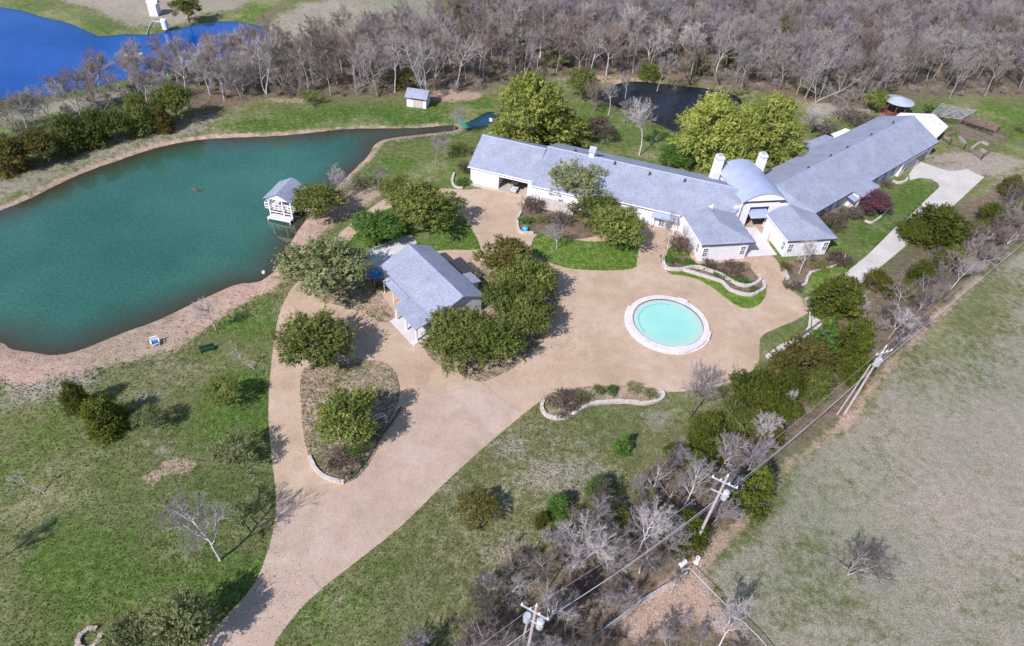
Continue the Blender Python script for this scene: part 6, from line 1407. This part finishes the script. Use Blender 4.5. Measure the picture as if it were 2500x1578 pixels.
# grass tufts standing on the lawns, verges and field
def tufts():
    n = 420000; X = rng.uniform(-75, 110, n); Y = rng.uniform(14, 150, n)
    keep_ = rng.random(n) < np.clip((55.0 / np.sqrt(X ** 2 + Y ** 2 + 1600)) ** 2 * 1.25, 0, 1)
    X, Y = X[keep_], Y[keep_]
    dv = smooth_poly(drive, 2); sdv = sdist(X, Y, dv)
    ok = sdv > -.12 + .1 * rng.standard_normal(len(X)); zz = np.zeros(len(X))
    for bd_, z_ in ((lawnC, .12), (lawnN, .11), (island, .12), (oakbed, .11), (westyard, .13)):
        q_ = sdist(X, Y, smooth_poly(bd_, 3)) < .06; ok |= q_; zz = np.where(q_, z_, zz)
    for poly, *_ in PONDS: ok &= sdist(X, Y, poly) > 1.2
    for pl in (road,): ok &= sdist(X, Y, pl) > -.05
    for f, u0, u1, v0, v1 in ((LW, -1, 46, -3, 16), (HF, -1, 25, -1, 20), (RW, -4, 62, -2.2, 18), (PF, -.2, 14.4, -8, 5.8)):
        o_ = f(0, 0); ux = f(1, 0) - o_; vx = f(0, 1) - o_; dx, dy = X - o_.x, Y - o_.y
        a_, b_ = dx * ux.x + dy * ux.y, dx * vx.x + dy * vx.y; ok &= ~((a_ > u0) & (a_ < u1) & (b_ > v0) & (b_ < v1))
    for pl, k in ((STRIPW, 1), (BEACH, 1)): ok &= (sdist(X, Y, pl) > 0) | (rng.random(len(X)) < .10)
    X, Y, zz = X[ok], Y[ok], zz[ok]; n = len(X); fieldp = sdist(X, Y, [D(*q) for q in FIELD]) < 0
    patch = .5 + .5 * np.sin(X * .21 + 2 * np.sin(Y * .13)) * np.cos(Y * .17 + 1.5 * np.sin(X * .11))
    t0 = np.clip(.30 + .35 * patch + rng.normal(0, .22, n) + .25 * fieldp, 0, 1)
    B = 3; ang = rng.uniform(0, 2 * pi, (n, B)); hh = rng.uniform(.04, .11, (n, B)) * np.where(fieldp, .45, 1)[:, None] * np.where(sdist(X, Y, dv) < .4, .9, 1)[:, None]; wd = rng.uniform(.03, .08, (n, B)); ln = rng.uniform(.02, .12, (n, B))
    cx = X[:, None] + rng.normal(0, .06, (n, B)); cy = Y[:, None] + rng.normal(0, .06, (n, B)); ca_, sa_ = np.cos(ang), np.sin(ang)
    z0 = np.broadcast_to(zz[:, None] - .02, (n, B))
    V = np.stack([np.stack([cx - sa_ * wd, cy + ca_ * wd, z0], -1), np.stack([cx + sa_ * wd, cy - ca_ * wd, z0], -1),
                  np.stack([cx + sa_ * wd * .5 + ca_ * ln, cy - ca_ * wd * .5 + sa_ * ln, z0 + hh], -1), np.stack([cx - sa_ * wd * .5 + ca_ * ln, cy + ca_ * wd * .5 + sa_ * ln, z0 + hh], -1)], 2).reshape(-1, 3)
    me = np_mesh('grass_tufts', V, np.arange(n * B * 4), 4, mat_leaf('grass_blades', (.035, .075, .012), (.13, .165, .05), (.34, .31, .20)), np.repeat(t0, B))
    o = bpy.data.objects.new('grass_tufts', me); COL.objects.link(o); print('tufts', n)
    tag(o, 'short grass tufts on the lawns, verges and the dry field', 'grass', kind='stuff')
BEACH = [D(*q) for q in [(-200, 880), (0, 890), (60, 905), (200, 872), (300, 850), (420, 820), (480, 775), (560, 720), (640, 680), (690, 640), (730, 590), (760, 545), (830, 500), (900, 455), (870, 430), (700, 520), (600, 620), (400, 750), (0, 780), (-200, 780)]]
STRIPW = [D(*q) for q in HEDGE]
tufts()

# fallen leaves blown over the paving round the oaks
def litter():
    cs = [D(*q) for q in [(1150, 780), (1240, 720), (745, 820), (820, 1000), (780, 680), (1000, 520), (1440, 560), (750, 500), (1600, 600), (1780, 640), (1290, 800), (1090, 860), (1870, 640), (560, 1380)]]
    P_ = np.concatenate([np.stack([c.x + rng.normal(0, 3.6, 900), c.y + rng.normal(0, 3.2, 900)], 1) for c in cs]); n = len(P_)
    ok = sdist(P_[:, 0], P_[:, 1], smooth_poly(drive, 2)) < 0; P_ = P_[ok]; n = len(P_); a = rng.uniform(0, 2 * pi, n); r_ = rng.uniform(.025, .06, n)
    V = np.stack([np.stack([P_[:, 0] + r_ * np.cos(a + k * pi / 2), P_[:, 1] + r_ * np.sin(a + k * pi / 2) * .7, .05 + .02 * np.abs(rng.normal(0, 1, n)) + (k % 2) * .015], -1) for k in range(4)], 1).reshape(-1, 3)
    me = np_mesh('leaf_litter', V, np.arange(n * 4), 4, mat_leaf('dead_leaves', (.09, .05, .03), (.20, .12, .07), (.32, .22, .14)), rng.random(n))
    o = bpy.data.objects.new('leaf_litter', me); COL.objects.link(o); tag(o, 'scattered brown leaves on the paving around the oaks', 'fallen leaves', kind='stuff')
litter()
